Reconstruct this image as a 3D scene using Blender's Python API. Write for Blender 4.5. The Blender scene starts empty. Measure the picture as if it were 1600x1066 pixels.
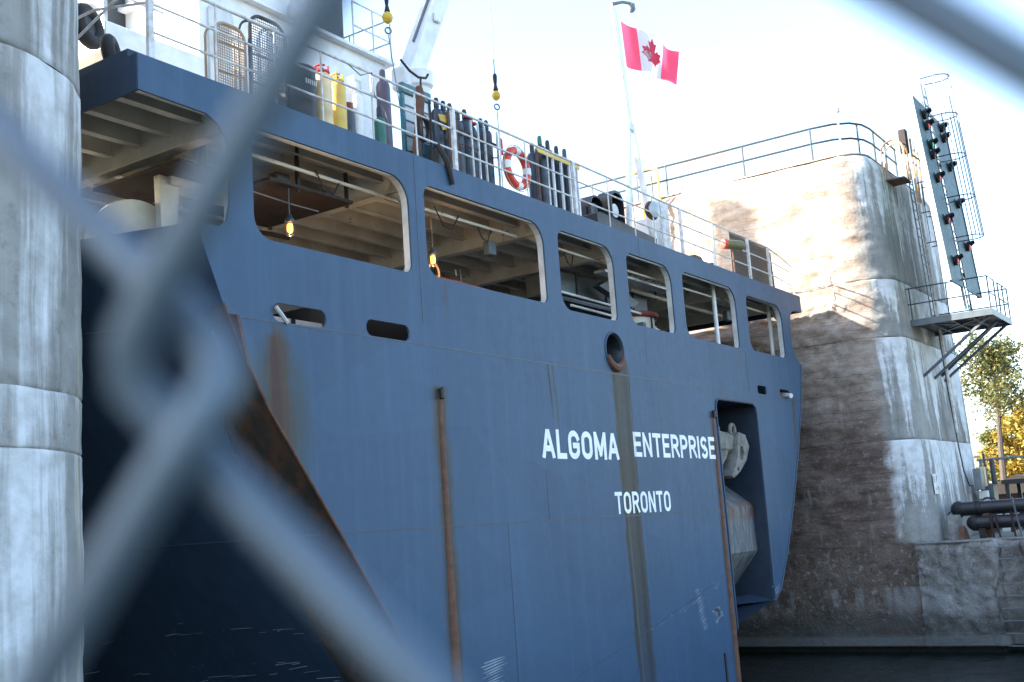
import bpy, bmesh, math, random
from math import sin, cos, pi, radians, sqrt, atan2
from mathutils import Vector, Matrix, noise
from mathutils.geometry import tessellate_polygon

random.seed(7)
S = bpy.context.scene
COL = S.collection

# ------------------------------------------------------------------ camera
cam = bpy.data.cameras.new("camera")
cam.sensor_width = 22.2
cam.lens = 24.75
cam.clip_start = 0.01
cam.clip_end = 4000
cam.dof.use_dof = True
cam.dof.focus_distance = 20.0
cam.dof.aperture_fstop = 7.5
co = bpy.data.objects.new("camera", cam)
COL.objects.link(co)
co.matrix_world = Matrix(((0.55865, -0.09742, -0.82366, 0.0),
                          (-0.82647, -0.14877, -0.54296, 0.0),
                          (-0.06964, 0.98406, -0.16362, 1.5),
                          (0, 0, 0, 1)))
S.camera = co

# ------------------------------------------------------------------ light
SUN_AZ = radians(130.0)      # direction towards the sun, from +X anticlockwise
SUN_EL = radians(27.0)
w = bpy.data.worlds.new("World")
S.world = w
w.use_nodes = True
wn = w.node_tree.nodes
bg = wn["Background"]
sky = wn.new("ShaderNodeTexSky")
sky.sky_type = 'NISHITA'
sky.sun_disc = False
sky.sun_elevation = SUN_EL
sky.sun_rotation = pi / 2 - SUN_AZ
sky.air_density = 1.0
sky.dust_density = 1.6
sky.ozone_density = 1.0
w.node_tree.links.new(sky.outputs[0], bg.inputs[0])
bg.inputs[1].default_value = 0.15
sd = bpy.data.lights.new("sun", 'SUN')
sd.energy = 4.5
sd.angle = radians(0.55)
sd.color = (1.0, 0.93, 0.82)
so = bpy.data.objects.new("sun", sd)
COL.objects.link(so)
sdir = Vector((cos(SUN_AZ) * cos(SUN_EL), sin(SUN_AZ) * cos(SUN_EL), sin(SUN_EL)))
so.rotation_euler = sdir.to_track_quat('Z', 'Y').to_euler()
so.location = (-30, 40, 40)

S.view_settings.view_transform = 'Standard'
S.view_settings.look = 'None'
S.view_settings.gamma = 1.0
S.view_settings.exposure = 2.35
S.view_settings.use_curve_mapping = False
S.render.engine = 'CYCLES'
S.cycles.use_denoising = True
S.cycles.max_bounces = 9
S.cycles.diffuse_bounces = 8

# ------------------------------------------------------------------ node helpers
class NT:
    def __init__(s, name):
        s.m = bpy.data.materials.new(name)
        s.m.use_nodes = True
        s.t = s.m.node_tree
        s.b = s.t.nodes["Principled BSDF"]

    def n(s, k):
        return s.t.nodes.new(k)

    def put(s, sock, v):
        if isinstance(v, bpy.types.NodeSocket):
            s.t.links.new(v, sock)
        elif v is not None:
            if hasattr(v, '__len__') and len(v) == 3 and sock.type == 'RGBA':
                v = (*v, 1.0)
            sock.default_value = v

    def math(s, op, a, b=None, clamp=False):
        n = s.n('ShaderNodeMath')
        n.operation = op
        n.use_clamp = clamp
        s.put(n.inputs[0], a)
        if b is not None:
            s.put(n.inputs[1], b)
        return n.outputs[0]

    def mix(s, f, a, b, blend='MIX'):
        n = s.n('ShaderNodeMix')
        n.data_type = 'RGBA'
        n.blend_type = blend
        s.put(n.inputs[0], f)
        s.put(n.inputs[6], a)
        s.put(n.inputs[7], b)
        return n.outputs[2]

    def ss(s, v, a, b, o0=0.0, o1=1.0):
        n = s.n('ShaderNodeMapRange')
        n.interpolation_type = 'SMOOTHSTEP'
        s.put(n.inputs[0], v)
        n.inputs[1].default_value = a
        n.inputs[2].default_value = b
        n.inputs[3].default_value = o0
        n.inputs[4].default_value = o1
        return n.outputs[0]

    def pos(s):
        return s.n('ShaderNodeNewGeometry').outputs['Position']

    def obj(s):
        return s.n('ShaderNodeTexCoord').outputs['Object']

    def uv(s, name="UVMap"):
        n = s.n('ShaderNodeUVMap')
        n.uv_map = name
        return n.outputs[0]

    def sep(s, v):
        n = s.n('ShaderNodeSeparateXYZ')
        s.put(n.inputs[0], v)
        return n.outputs

    def scl(s, v, sc, off=(0, 0, 0)):
        n = s.n('ShaderNodeMapping')
        s.put(n.inputs[0], v)
        n.inputs[1].default_value = off
        n.inputs[3].default_value = sc
        return n.outputs[0]

    def noise(s, v, scale, detail=4.0, rough=0.55, dist=0.0):
        n = s.n('ShaderNodeTexNoise')
        s.put(n.inputs['Vector'], v)
        n.inputs['Scale'].default_value = scale
        n.inputs['Detail'].default_value = detail
        n.inputs['Roughness'].default_value = rough
        n.inputs['Distortion'].default_value = dist
        return n.outputs[0]

    def bump(s, h, strength=0.3, dist=0.02):
        n = s.n('ShaderNodeBump')
        n.inputs['Strength'].default_value = strength
        n.inputs['Distance'].default_value = dist
        s.put(n.inputs['Height'], h)
        s.t.links.new(n.outputs[0], s.b.inputs['Normal'])

    def set(s, col=None, rough=None, metal=None, spec=None):
        s.put(s.b.inputs['Base Color'], col)
        s.put(s.b.inputs['Roughness'], rough)
        s.put(s.b.inputs['Metallic'], metal)
        if spec is not None:
            s.put(s.b.inputs['Specular IOR Level'], spec)


def paint(name, c1, c2=None, rough=0.5, metal=0.0, scale=3.0, rust=0.0, bump=0.08, rustcol=(0.10, 0.045, 0.025), dirt=0.25):
    t = NT(name)
    p = t.pos()
    c2 = c2 or tuple(v * (1 - dirt) for v in c1)
    f = t.ss(t.noise(p, scale, 5), 0.35, 0.7)
    c = t.mix(f, c1, c2)
    if rust > 0:
        r = t.ss(t.noise(t.scl(p, (1, 1, 0.55)), scale * 2.3, 6, 0.65), 0.72 - rust * 0.3, 0.80 - rust * 0.3)
        c = t.mix(r, c, rustcol)
    ro = t.math('ADD', t.math('MULTIPLY', t.noise(p, scale * 4, 3), 0.25), rough - 0.12)
    t.set(c, ro, metal)
    if bump:
        t.bump(t.noise(p, scale * 12, 4), bump, 0.01)
    return t.m


M = {}
M['white'] = paint('white_paint', (0.74, 0.75, 0.76), (0.62, 0.62, 0.60), 0.45, rust=0.05)
M['rail'] = paint('rail_white_paint', (0.62, 0.63, 0.64), (0.42, 0.38, 0.33), 0.5, scale=7, rust=0.12)
M['cream'] = paint('cream_underdeck_paint', (0.58, 0.565, 0.505), (0.44, 0.425, 0.375), 0.6, scale=1.7, rust=0.22, rustcol=(0.045, 0.028, 0.02))
M['creamclean'] = paint('cream_paint', (0.56, 0.53, 0.45), (0.45, 0.42, 0.35), 0.5, scale=2.0, rust=0.05)
M['jamb'] = paint('pale_jamb_paint', (0.58, 0.60, 0.60), (0.44, 0.44, 0.42), 0.5, scale=2.5, rust=0.1)
M['black'] = paint('black_paint', (0.009, 0.0095, 0.011), (0.015, 0.015, 0.016), 0.5)
M['pipeblack'] = paint('black_pipe_coating', (0.010, 0.0105, 0.014), (0.017, 0.017, 0.021), 0.42, scale=1.5)
M['rubber'] = paint('black_rubber', (0.015, 0.015, 0.016), rough=0.75)
M['cyl'] = paint('dark_blue_cylinder_paint', (0.020, 0.034, 0.058), (0.013, 0.022, 0.038), 0.4, scale=4, rust=0.08)
M['cylgrey'] = paint('grey_cylinder_paint', (0.05, 0.062, 0.08), rough=0.4, scale=4)
M['cap'] = paint('dark_cylinder_cap_paint', (0.012, 0.02, 0.028), rough=0.45)
M['purple'] = paint('purple_cylinder_paint', (0.085, 0.058, 0.09), (0.065, 0.045, 0.066), 0.4)
M['green'] = paint('green_cylinder_paint', (0.02, 0.13, 0.10), rough=0.4)
M['teal'] = paint('teal_paint', (0.025, 0.14, 0.16), rough=0.45)
M['yellow'] = paint('yellow_paint', (0.62, 0.42, 0.07), (0.55, 0.36, 0.08), 0.45)
M['yellowdeep'] = paint('safety_yellow_paint', (0.68, 0.43, 0.03), rough=0.45)
M['buff'] = paint('buff_cylinder_paint', (0.66, 0.52, 0.30), (0.55, 0.40, 0.22), 0.45)
M['red'] = paint('red_paint', (0.52, 0.03, 0.03), rough=0.5)
M['buoyred'] = paint('lifebuoy_orange_red', (0.66, 0.06, 0.03), rough=0.5)
M['reddark'] = paint('dark_red_paint', (0.20, 0.03, 0.025), rough=0.55)
M['rust'] = paint('rusty_steel', (0.135, 0.062, 0.036), (0.085, 0.040, 0.025), 0.8, scale=6, bump=0.25)
M['rustdark'] = paint('dark_rusty_steel', (0.032, 0.019, 0.015), (0.018, 0.013, 0.012), 0.8, scale=6)
M['orange'] = paint('faded_orange_paint', (0.50, 0.30, 0.16), (0.42, 0.22, 0.10), 0.6, scale=5)
M['greysteel'] = paint('blue_grey_steel_paint', (0.085, 0.108, 0.125), (0.06, 0.077, 0.09), 0.45, scale=3)
M['darksteel'] = paint('dark_slate_steel_paint', (0.032, 0.043, 0.052), (0.022, 0.03, 0.037), 0.45)
M['board'] = paint('signal_board_green_paint', (0.036, 0.090, 0.103), (0.030, 0.074, 0.086), 0.6, scale=1.2)
M['galv'] = paint('galvanised_steel', (0.082, 0.122, 0.165), (0.066, 0.100, 0.138), 0.5, metal=0.3, scale=20, bump=0.05)
M['alu'] = paint('pale_grey_aluminium', (0.60, 0.62, 0.63), rough=0.4, metal=0.3)
M['wiregrey'] = paint('grey_wire_rope', (0.16, 0.17, 0.18), rough=0.5, metal=0.4)
M['tan'] = paint('tan_mesh_paint', (0.34, 0.25, 0.17), rough=0.6)
M['anchor'] = paint('worn_anchor_steel', (0.20, 0.19, 0.165), (0.10, 0.094, 0.08), 0.8, scale=4, rust=0.25, bump=0.3)
M['boxgrey'] = paint('grey_cabinet_paint', (0.17, 0.19, 0.205), rough=0.5)
M['olive'] = paint('olive_float_paint', (0.14, 0.13, 0.05), rough=0.5)
M['glassgrey'] = paint('ribbed_grey_glass', (0.40, 0.46, 0.48), rough=0.2)
M['captop'] = paint('pale_pier_top_concrete', (0.42, 0.40, 0.36), (0.32, 0.30, 0.27), 0.9)
M['roofbrown'] = paint('brown_roof_shingles', (0.022, 0.016, 0.013), (0.016, 0.012, 0.010), 0.9)
M['scrape'] = paint('bared_primer', (0.26, 0.30, 0.34), (0.13, 0.17, 0.22), 0.7, scale=9)
M['palegrey'] = paint('pale_grey_deck_paint', (0.46, 0.46, 0.44), (0.36, 0.35, 0.33), 0.7)
M['bark'] = paint('tree_bark', (0.07, 0.055, 0.045), rough=0.9, scale=9, bump=0.4)


def emis(name, col, strength, base=(0.3, 0.2, 0.1)):
    t = NT(name)
    t.set(base, 0.4)
    t.b.inputs['Emission Color'].default_value = (*col, 1)
    t.b.inputs['Emission Strength'].default_value = strength
    return t.m


M['bulb'] = emis('lit_amber_bulb', (1.0, 0.42, 0.07), 0.8)
M['redlens'] = emis('red_signal_lens', (1.0, 0.05, 0.03), 0.05, (0.35, 0.02, 0.02))
M['greenlens'] = emis('green_signal_lens', (0.05, 0.9, 0.45), 0.05, (0.02, 0.25, 0.15))


# hull paint: blue, weathered, with rust runs that sit at real places on the plating
def hull_mat(name, c1, c2, runs=True):
    t = NT(name)
    p = t.pos()
    x, y, z = t.sep(p)
    c = t.mix(t.ss(t.noise(t.scl(p, (0.55, 0.55, 0.25)), 1.0, 5), 0.3, 0.72), c1, c2)
    c = t.mix(t.math('MULTIPLY', t.ss(t.noise(t.scl(p, (5, 5, 0.22)), 1.0, 5, 0.6), 0.42, 0.80), 0.42), c, tuple(v * 1.35 + 0.004 for v in c1))
    c = t.mix(t.math('MULTIPLY', t.ss(t.noise(t.scl(p, (1.4, 1.4, 0.5)), 2.3, 6, 0.7), 0.60, 0.78), 0.22), c, tuple(v * 0.55 for v in c1))
    pt_ = t.n('ShaderNodeTexVoronoi')
    pt_.feature = 'F1'
    t.put(pt_.inputs['Vector'], t.scl(p, (0.42, 0.42, 0.75)))
    pt_.inputs['Scale'].default_value = 1.0
    _r, _g, _b = t.sep(pt_.outputs['Color'])
    c = t.mix(t.math('MULTIPLY', t.ss(_r, 0.72, 0.74), 0.16), c, tuple(v * 1.35 for v in c1))
    # fine pits and dark scuffs
    c = t.mix(t.math('MULTIPLY', t.ss(t.noise(p, 9.0, 2), 0.775, 0.80), 0.6), c, (0.012, 0.014, 0.02))
    if runs:
        wob = t.math('MULTIPLY', t.math('SUBTRACT', t.noise(t.scl(p, (0.5, 0.5, 0.9)), 1.0, 3), 0.5), 0.16)
        fib = t.noise(t.scl(p, (14, 14, 0.5)), 1.0, 4)

        edge = t.noise(t.scl(p, (3.0, 3.0, 1.1)), 1.0, 7, 0.7)

        def run(c, x0, hw, zt, zb, col, amt, slope=0.0, hard=0.5, taper=0.0):
            dx = t.math('SUBTRACT', t.math('ADD', x, wob), x0)
            if slope:
                dx = t.math('ADD', dx, t.math('MULTIPLY', t.math('SUBTRACT', z, zt), slope))
            ax = t.math('ADD', t.math('ABSOLUTE', dx), t.math('MULTIPLY', t.math('SUBTRACT', edge, 0.5), hw * 0.9))
            if taper:   # narrower at its source
                ax = t.math('ADD', ax, t.math('MULTIPLY', t.ss(z, zt - taper, zt), hw * 0.6))
            mx = t.ss(ax, hw * hard, hw, 1.0, 0.0)
            mz = t.math('MULTIPLY', t.ss(z, zb, zb + (zt - zb) * 0.75), t.ss(z, zt - 0.02, zt + 0.05, 1.0, 0.0))
            f = t.math('MULTIPLY', t.math('MULTIPLY', mx, mz), t.math('MULTIPLY', t.math('ADD', t.math('MULTIPLY', fib, 1.5), 0.22), amt), True)
            return t.mix(f, c, col)

        # below the port freeing port
        c = run(c, 11.42, 0.85, 4.60, -0.8, (0.044, 0.054, 0.048), 1.15, 0, 0.0, 0.8)
        c = run(c, 11.44, 0.36, 4.62, 0.2, (0.058, 0.034, 0.022), 1.3, 0, 0.0, 0.3)
        c = run(c, 11.38, 0.14, 4.62, 1.4, (0.050, 0.022, 0.016), 1.6, 0, 0.1, 0.6)
        # under the round stern hawse
        c = run(c, 21.55, 0.40, 4.95, -6.0, (0.040, 0.037, 0.032), 1.05, 0.012, 0.85)
        c = run(c, 21.74, 0.13, 4.9, -6.0, (0.020, 0.020, 0.018), 0.9, 0.012, 0.1)
        c = run(c, 21.28, 0.10, 4.6, -6.0, (0.030, 0.024, 0.016), 0.8, 0.012, 0.1)
        c = run(c, 21.40, 0.05, 1.7, -6.0, (0.08, 0.10, 0.11), 0.5, 0.012, 0.3)
        # beside the two vertical rubbing bars
        c = run(c, 15.14, 0.28, 3.95, -6.0, (0.050, 0.040, 0.024), 1.0, 0, 0.2)
        c = run(c, 26.12, 0.17, 4.0, -6.0, (0.05, 0.028, 0.02), 0.8, 0, 0.2)
        # small runs
        c = run(c, 18.62, 0.05, 4.62, 3.2, (0.022, 0.020, 0.010), 0.9, 0.06, 0.1)
        c = run(c, 18.80, 0.06, 4.66, 2.9, (0.05, 0.045, 0.02), 0.9, 0.06, 0.1)
        c = run(c, 28.25, 0.08, 5.86, 5.0, (0.11, 0.06, 0.03), 0.8, 0, 0.1)
        c = run(c, 27.3, 0.05, 5.86, 5.2, (0.11, 0.06, 0.03), 0.7, 0, 0.1)
        c = run(c, 15.5, 0.09, 5.8, 4.9, (0.06, 0.045, 0.026), 0.5, 0, 0.1)
        c = run(c, 32.0, 0.16, 4.75, 2.3, (0.06, 0.042, 0.026), 0.9, -0.1, 0.2)
    t.set(c, t.math('ADD', t.math('MULTIPLY', t.noise(p, 6, 4), 0.2), 0.46), spec=0.28)
    fr = t.math('ABSOLUTE', t.math('SINE', t.math('MULTIPLY', t.math('ADD', x, y), pi / 0.76)))
    fr = t.math('MULTIPLY', t.math('POWER', fr, 0.5), t.math('ADD', t.math('MULTIPLY', t.noise(t.scl(p, (1.1, 1.1, 0.7)), 1.0, 3), 1.1), -0.15))
    h = t.math('ADD', t.math('MULTIPLY', t.noise(t.scl(p, (0.9, 0.9, 0.9)), 1.3, 2), 1.6), t.math('MULTIPLY', t.noise(p, 26, 3), 0.10))
    h = t.math('ADD', h, t.math('MULTIPLY', fr, 0.55))
    t.bump(h, 0.30, 0.03)
    return t.m


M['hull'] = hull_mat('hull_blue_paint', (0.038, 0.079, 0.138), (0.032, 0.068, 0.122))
M['hullside'] = hull_mat('hull_side_shaded_blue', (0.026, 0.046, 0.078), (0.021, 0.039, 0.068), False)  # darker copy of the hull blue: shade on the sides put into the colour
M['weld'] = paint('weld_seam_paint', (0.022, 0.043, 0.080), rough=0.5)
M['pocket'] = paint('shaded_pocket_blue', (0.022, 0.037, 0.064), (0.016, 0.027, 0.045), 0.5, rust=0.05)  # below the hull blue in tone: shade of the recess put into the paint


def rust_edge_mat():
    t = NT('rust_stained_hull_edge')
    p = t.pos()
    f = t.ss(t.noise(t.scl(p, (2.5, 2.5, 0.7)), 1.6, 6, 0.65), 0.36, 0.62)
    c = t.mix(f, (0.022, 0.021, 0.016), (0.075, 0.035, 0.017))
    c = t.mix(t.ss(t.noise(p, 7, 4), 0.5, 0.75), c, (0.020, 0.025, 0.028))
    t.set(c, 0.75)
    t.bump(t.noise(p, 16, 4), 0.3, 0.02)
    return t.m


M['rustedge'] = rust_edge_mat()


def bolster_mat():
    t = NT('worn_bolster_paint')
    p = t.pos()
    x, y, z = t.sep(p)
    c = t.mix(t.ss(t.noise(p, 2, 4), 0.3, 0.7), (0.045, 0.066, 0.10), (0.07, 0.088, 0.11))
    sc = t.ss(t.noise(t.scl(p, (7, 2, 0.9)), 1.6, 6, 0.7), 0.42, 0.62)
    c = t.mix(t.math('MULTIPLY', sc, 0.9), c, (0.20, 0.195, 0.175))
    r = t.math('MULTIPLY', t.ss(t.noise(t.scl(p, (4, 4, 1.3)), 1.2, 5), 0.42, 0.55), t.ss(t.math('ABSOLUTE', t.math('SUBTRACT', z, 1.62)), 0.10, 0.34, 1.0, 0.0))
    c = t.mix(r, c, (0.13, 0.06, 0.032))
    r2 = t.math('MULTIPLY', t.ss(t.noise(t.scl(p, (6, 6, 0.25)), 1.0, 4), 0.55, 0.66), 0.7)
    c = t.mix(r2, c, (0.14, 0.10, 0.07))
    t.set(c, 0.65)
    t.bump(t.noise(p, 14, 5), 0.35, 0.02)
    return t.m


M['bolster'] = bolster_mat()


def concrete_mat(name, white=1.0, side_dark=True):
    """u along the wall, v height in UVMap; second map: x = 0 lock side .. 1 end face, y = height inside the lift."""
    t = NT(name)
    p = t.pos()
    u, v, _ = t.sep(t.uv("UVMap"))
    sd_, hr, _ = t.sep(t.uv("lift"))
    uv = t.uv("UVMap")
    # end face
    base = t.mix(t.ss(t.noise(p, 0.8, 6, 0.6), 0.3, 0.7), (0.31, 0.31, 0.295), (0.205, 0.205, 0.195))
    base = t.mix(t.math('MULTIPLY', t.ss(t.noise(p, 7, 6, 0.7), 0.5, 0.7), 0.5), base, (0.15, 0.145, 0.13))
    dk = t.ss(t.noise(t.scl(uv, (1.9, 0.10, 1), (3.3, 0, 0)), 1.0, 5, 0.6), 0.50, 0.66)
    base = t.mix(t.math('MULTIPLY', dk, 0.6), base, (0.125, 0.118, 0.10))
    s1 = t.noise(t.scl(uv, (1.15, 0.085, 1)), 1.0, 3, 0.5, 0.25)
    s2 = t.noise(t.scl(uv, (5.5, 0.28, 1)), 1.0, 4, 0.6)
    s = t.math('ADD', t.math('MULTIPLY', s1, 0.62), t.math('MULTIPLY', s2, 0.38))
    s = t.math('ADD', s, t.math('MULTIPLY', t.math('SUBTRACT', hr, 0.55), 0.20 if side_dark else 0.08))
    if side_dark:   # the top of the pier is weathered dark, the drips begin lower down
        s = t.math('SUBTRACT', s, t.ss(v, 10.6, 12.0, 0.0, 0.10))
    s = t.math('ADD', s, t.math('MULTIPLY', t.math('SUBTRACT', t.noise(p, 5.5, 6, 0.7), 0.5), 0.16 if side_dark else 0.07))
    wm = t.math('MULTIPLY', t.ss(s, 0.462, 0.545) if side_dark else t.ss(s, 0.465, 0.61), 0.92 * white)
    wc = t.mix(t.ss(t.noise(p, 3.2, 5), 0.35, 0.7), (0.66, 0.68, 0.70), (0.48, 0.49, 0.49))
    endc = t.mix(wm, base, wc)
    yl = t.math('MULTIPLY', t.ss(t.noise(t.scl(uv, (2.6, 0.09, 1), (9, 0, 0)), 1.0, 4), 0.58, 0.70), 0.5)
    endc = t.mix(yl, endc, (0.40, 0.34, 0.24))
    jn = t.math('MULTIPLY', t.ss(hr, 0.0, 0.05, 1.0, 0.0), t.ss(t.noise(p, 2.5, 5), 0.35, 0.65))
    endc = t.mix(t.math('MULTIPLY', jn, 0.7), endc, (0.10, 0.095, 0.085))
    if side_dark:
        st = t.noise(t.scl(uv, (1.35, 3.0, 1)), 1.0, 10, 0.74)
        st2 = t.noise(t.scl(uv, (5.5, 8.0, 1)), 1.0, 9, 0.78)
        bw = t.math('ADD', v, t.math('MULTIPLY', t.math('SUBTRACT', t.noise(t.scl(uv, (1.3, 2.0, 1)), 1.0, 4), 0.5), 0.20))
        bl = t.math('ABSOLUTE', t.math('SUBTRACT', t.math('FRACT', t.math('DIVIDE', bw, 0.27)), 0.5))
        bl = t.math('MULTIPLY', t.ss(bl, 0.44, 0.49), t.ss(t.noise(t.scl(uv, (0.9, 2.5, 1), (4, 8, 0)), 1.0, 5), 0.42, 0.6))
        hi = t.mix(t.ss(st, 0.35, 0.66), (0.37, 0.315, 0.265), (0.24, 0.175, 0.135))
        hi = t.mix(t.math('MULTIPLY', t.ss(st2, 0.5, 0.68), 0.7), hi, (0.44, 0.41, 0.37))
        hi = t.mix(t.math('MULTIPLY', t.ss(t.noise(t.scl(uv, (0.5, 1.4, 1), (5, 2, 0)), 1.0, 5), 0.6, 0.72), 0.5), hi, (0.40, 0.22, 0.12))
        lo = t.mix(t.ss(st, 0.36, 0.62), (0.185, 0.138, 0.115), (0.098, 0.070, 0.058))
        lo = t.mix(t.math('MULTIPLY', t.ss(st2, 0.52, 0.66), 0.75), lo, (0.29, 0.27, 0.25))
        lo = t.mix(t.math('MULTIPLY', t.ss(t.noise(t.scl(uv, (3.0, 1.0, 1)), 1.0, 6, 0.7), 0.56, 0.68), 0.5), lo, (0.20, 0.19, 0.175))
        hi = t.mix(t.math('MULTIPLY', bl, 0.75), hi, (0.13, 0.10, 0.08))
        lo = t.mix(t.math('MULTIPLY', bl, 0.8), lo, (0.04, 0.032, 0.028))
        dr = t.math('MULTIPLY', t.ss(t.noise(t.scl(uv, (3.6, 0.45, 1), (1, 5, 0)), 1.0, 6, 0.65), 0.54, 0.66), t.ss(t.noise(t.scl(uv, (0.5, 0.9, 1)), 1.0, 3), 0.45, 0.6))
        lo = t.mix(t.math('MULTIPLY', dr, 0.6), lo, (0.34, 0.32, 0.30))
        zz = t.math('ADD', v, t.math('MULTIPLY', t.math('SUBTRACT', t.noise(p, 0.9, 4), 0.5), 3.0))
        sc = t.mix(t.ss(zz, 3.0, 5.4), lo, hi)
        blend = t.ss(t.math('ADD', sd_, t.math('MULTIPLY', t.math('SUBTRACT', t.noise(p, 2.2, 4), 0.5), 0.35)), 0.22, 0.42)
        c = t.mix(blend, sc, endc)
    else:
        c = endc
    t.set(c, 0.9, spec=0.25)
    t.bump(t.math('ADD', t.noise(p, 18, 8, 0.75), t.math('MULTIPLY', t.noise(p, 4, 8, 0.7), 1.6)), 0.6 if side_dark else 0.35, 0.04)
    return t.m


M['pier'] = concrete_mat('stained_pier_concrete', 1.0, True)
M['pierleft'] = concrete_mat('white_streaked_pier_concrete', 1.0, False)


def quay_mat(name, c1, c2, wt=0.4):
    t = NT(name)
    p = t.pos()
    x, y, z = t.sep(p)
    uv = t.uv("UVMap")
    c = t.mix(t.ss(t.noise(p, 1.1, 6, 0.65), 0.32, 0.68), c1, c2)
    c = t.mix(t.math('MULTIPLY', t.ss(t.noise(t.scl(uv, (0.7, 3.5, 1)), 1.2, 6, 0.7), 0.5, 0.65), 0.5), c, tuple(v * 0.6 for v in c1))
    c = t.mix(t.math('MULTIPLY', t.ss(t.noise(p, 5.5, 9, 0.78), 0.53, 0.62), wt), c, (0.46, 0.46, 0.47))
    c = t.mix(t.math('MULTIPLY', t.ss(t.noise(t.scl(p, (1, 1, 0.8), (7, 3, 1)), 4.2, 9, 0.78), 0.55, 0.62), 0.6), c, tuple(v * 0.35 for v in c2))
    # lime runs that start at one old waterline
    lr = t.math('MULTIPLY', t.ss(t.noise(t.scl(uv, (2.2, 0.35, 1)), 1.0, 5), 0.47, 0.62), t.math('MULTIPLY', t.ss(z, -0.92, -0.86, 1, 0), t.ss(z, -2.1, -1.1)))
    c = t.mix(t.math('MULTIPLY', lr, 0.75), c, (0.30, 0.30, 0.30))
    # slimy wet band above the water, then the pale lip
    c = t.mix(t.math('MULTIPLY', t.ss(z, -2.0, -1.3, 1, 0), 0.75), c, (0.075, 0.075, 0.068))
    lip = t.math('MULTIPLY', t.ss(z, -2.56, -2.54), t.ss(z, -2.30, -2.27, 1, 0))
    c = t.mix(t.math('MULTIPLY', lip, 0.8), c, (0.155, 0.165, 0.155))
    c = t.mix(t.ss(z, -2.60, -2.56, 1, 0), c, (0.018, 0.02, 0.016))
    t.set(c, 0.85, spec=0.3)
    t.bump(t.math('ADD', t.noise(p, 15, 8, 0.75), t.math('MULTIPLY', t.noise(p, 3.5, 8, 0.7), 2.2)), 0.95, 0.06)
    return t.m


M['quaybrown'] = quay_mat('scraped_brown_lock_wall', (0.200, 0.150, 0.120), (0.110, 0.082, 0.066), 0.5)
M['quaygrey'] = quay_mat('rough_grey_quay_concrete', (0.34, 0.33, 0.315), (0.20, 0.19, 0.178), 0.65)


def ground_mat():
    t = NT('quay_top_gravel')
    p = t.pos()
    c = t.mix(t.ss(t.noise(p, 0.6, 6), 0.35, 0.65), (0.26, 0.25, 0.225), (0.15, 0.135, 0.10))
    c = t.mix(t.ss(t.noise(p, 0.05, 3), 0.5, 0.6), c, (0.07, 0.085, 0.035))
    t.set(c, 0.95)
    t.bump(t.noise(p, 20, 6), 0.4, 0.02)
    return t.m


M['ground'] = ground_mat()


def water_mat():
    t = NT('dark_lock_water')
    p = t.pos()
    t.set((0.004, 0.010, 0.012), 0.07, spec=0.5)
    h = t.math('ADD', t.noise(t.scl(p, (1.0, 2.2, 1)), 2.6, 4, 0.6), t.math('MULTIPLY', t.noise(t.scl(p, (1, 1.7, 1)), 8.5, 3), 0.35))
    t.bump(h, 0.6, 0.05)
    return t.m


M['water'] = water_mat()


def leaf_mat(name, c1, c2, c3):
    t = NT(name)
    oi = t.n('ShaderNodeNewGeometry').outputs['Random Per Island']
    c = t.mix(t.ss(oi, 0.1, 0.6), c1, c2)
    c = t.mix(t.ss(oi, 0.6, 0.98), c, c3)
    t.set(c, 0.6)
    tr = t.n('ShaderNodeBsdfTranslucent')
    t.t.links.new(c, tr.inputs[0])
    mx = t.n('ShaderNodeMixShader')
    mx.inputs[0].default_value = 0.4
    t.t.links.new(t.b.outputs[0], mx.inputs[1])
    t.t.links.new(tr.outputs[0], mx.inputs[2])
    t.t.links.new(mx.outputs[0], t.n('ShaderNodeOutputMaterial').inputs[0])
    out = [n for n in t.t.nodes if n.type == 'OUTPUT_MATERIAL']
    t.t.links.new(mx.outputs[0], out[0].inputs[0])
    return t.m


M['leafolive'] = leaf_mat('olive_leaves', (0.07, 0.10, 0.035), (0.13, 0.13, 0.04), (0.20, 0.15, 0.04))
M['leafyellow'] = leaf_mat('autumn_yellow_leaves', (0.22, 0.19, 0.03), (0.34, 0.25, 0.03), (0.30, 0.14, 0.03))
M['leafgreen'] = leaf_mat('dark_green_leaves', (0.04, 0.07, 0.025), (0.07, 0.10, 0.03), (0.11, 0.12, 0.035))


def flag_mat(name, c):
    t = NT(name)
    t.set(c, 0.8)
    tr = t.n('ShaderNodeBsdfTranslucent')
    tr.inputs[0].default_value = (*c, 1)
    mx = t.n('ShaderNodeMixShader')
    mx.inputs[0].default_value = 0.45
    t.t.links.new(t.b.outputs[0], mx.inputs[1])
    t.t.links.new(tr.outputs[0], mx.inputs[2])
    out = [n for n in t.t.nodes if n.type == 'OUTPUT_MATERIAL']
    t.t.links.new(mx.outputs[0], out[0].inputs[0])
    return t.m


M['flagred'] = flag_mat('flag_red_cloth', (0.72, 0.08, 0.16))
M['flagwhite'] = flag_mat('flag_white_cloth', (0.52, 0.53, 0.56))

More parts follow.
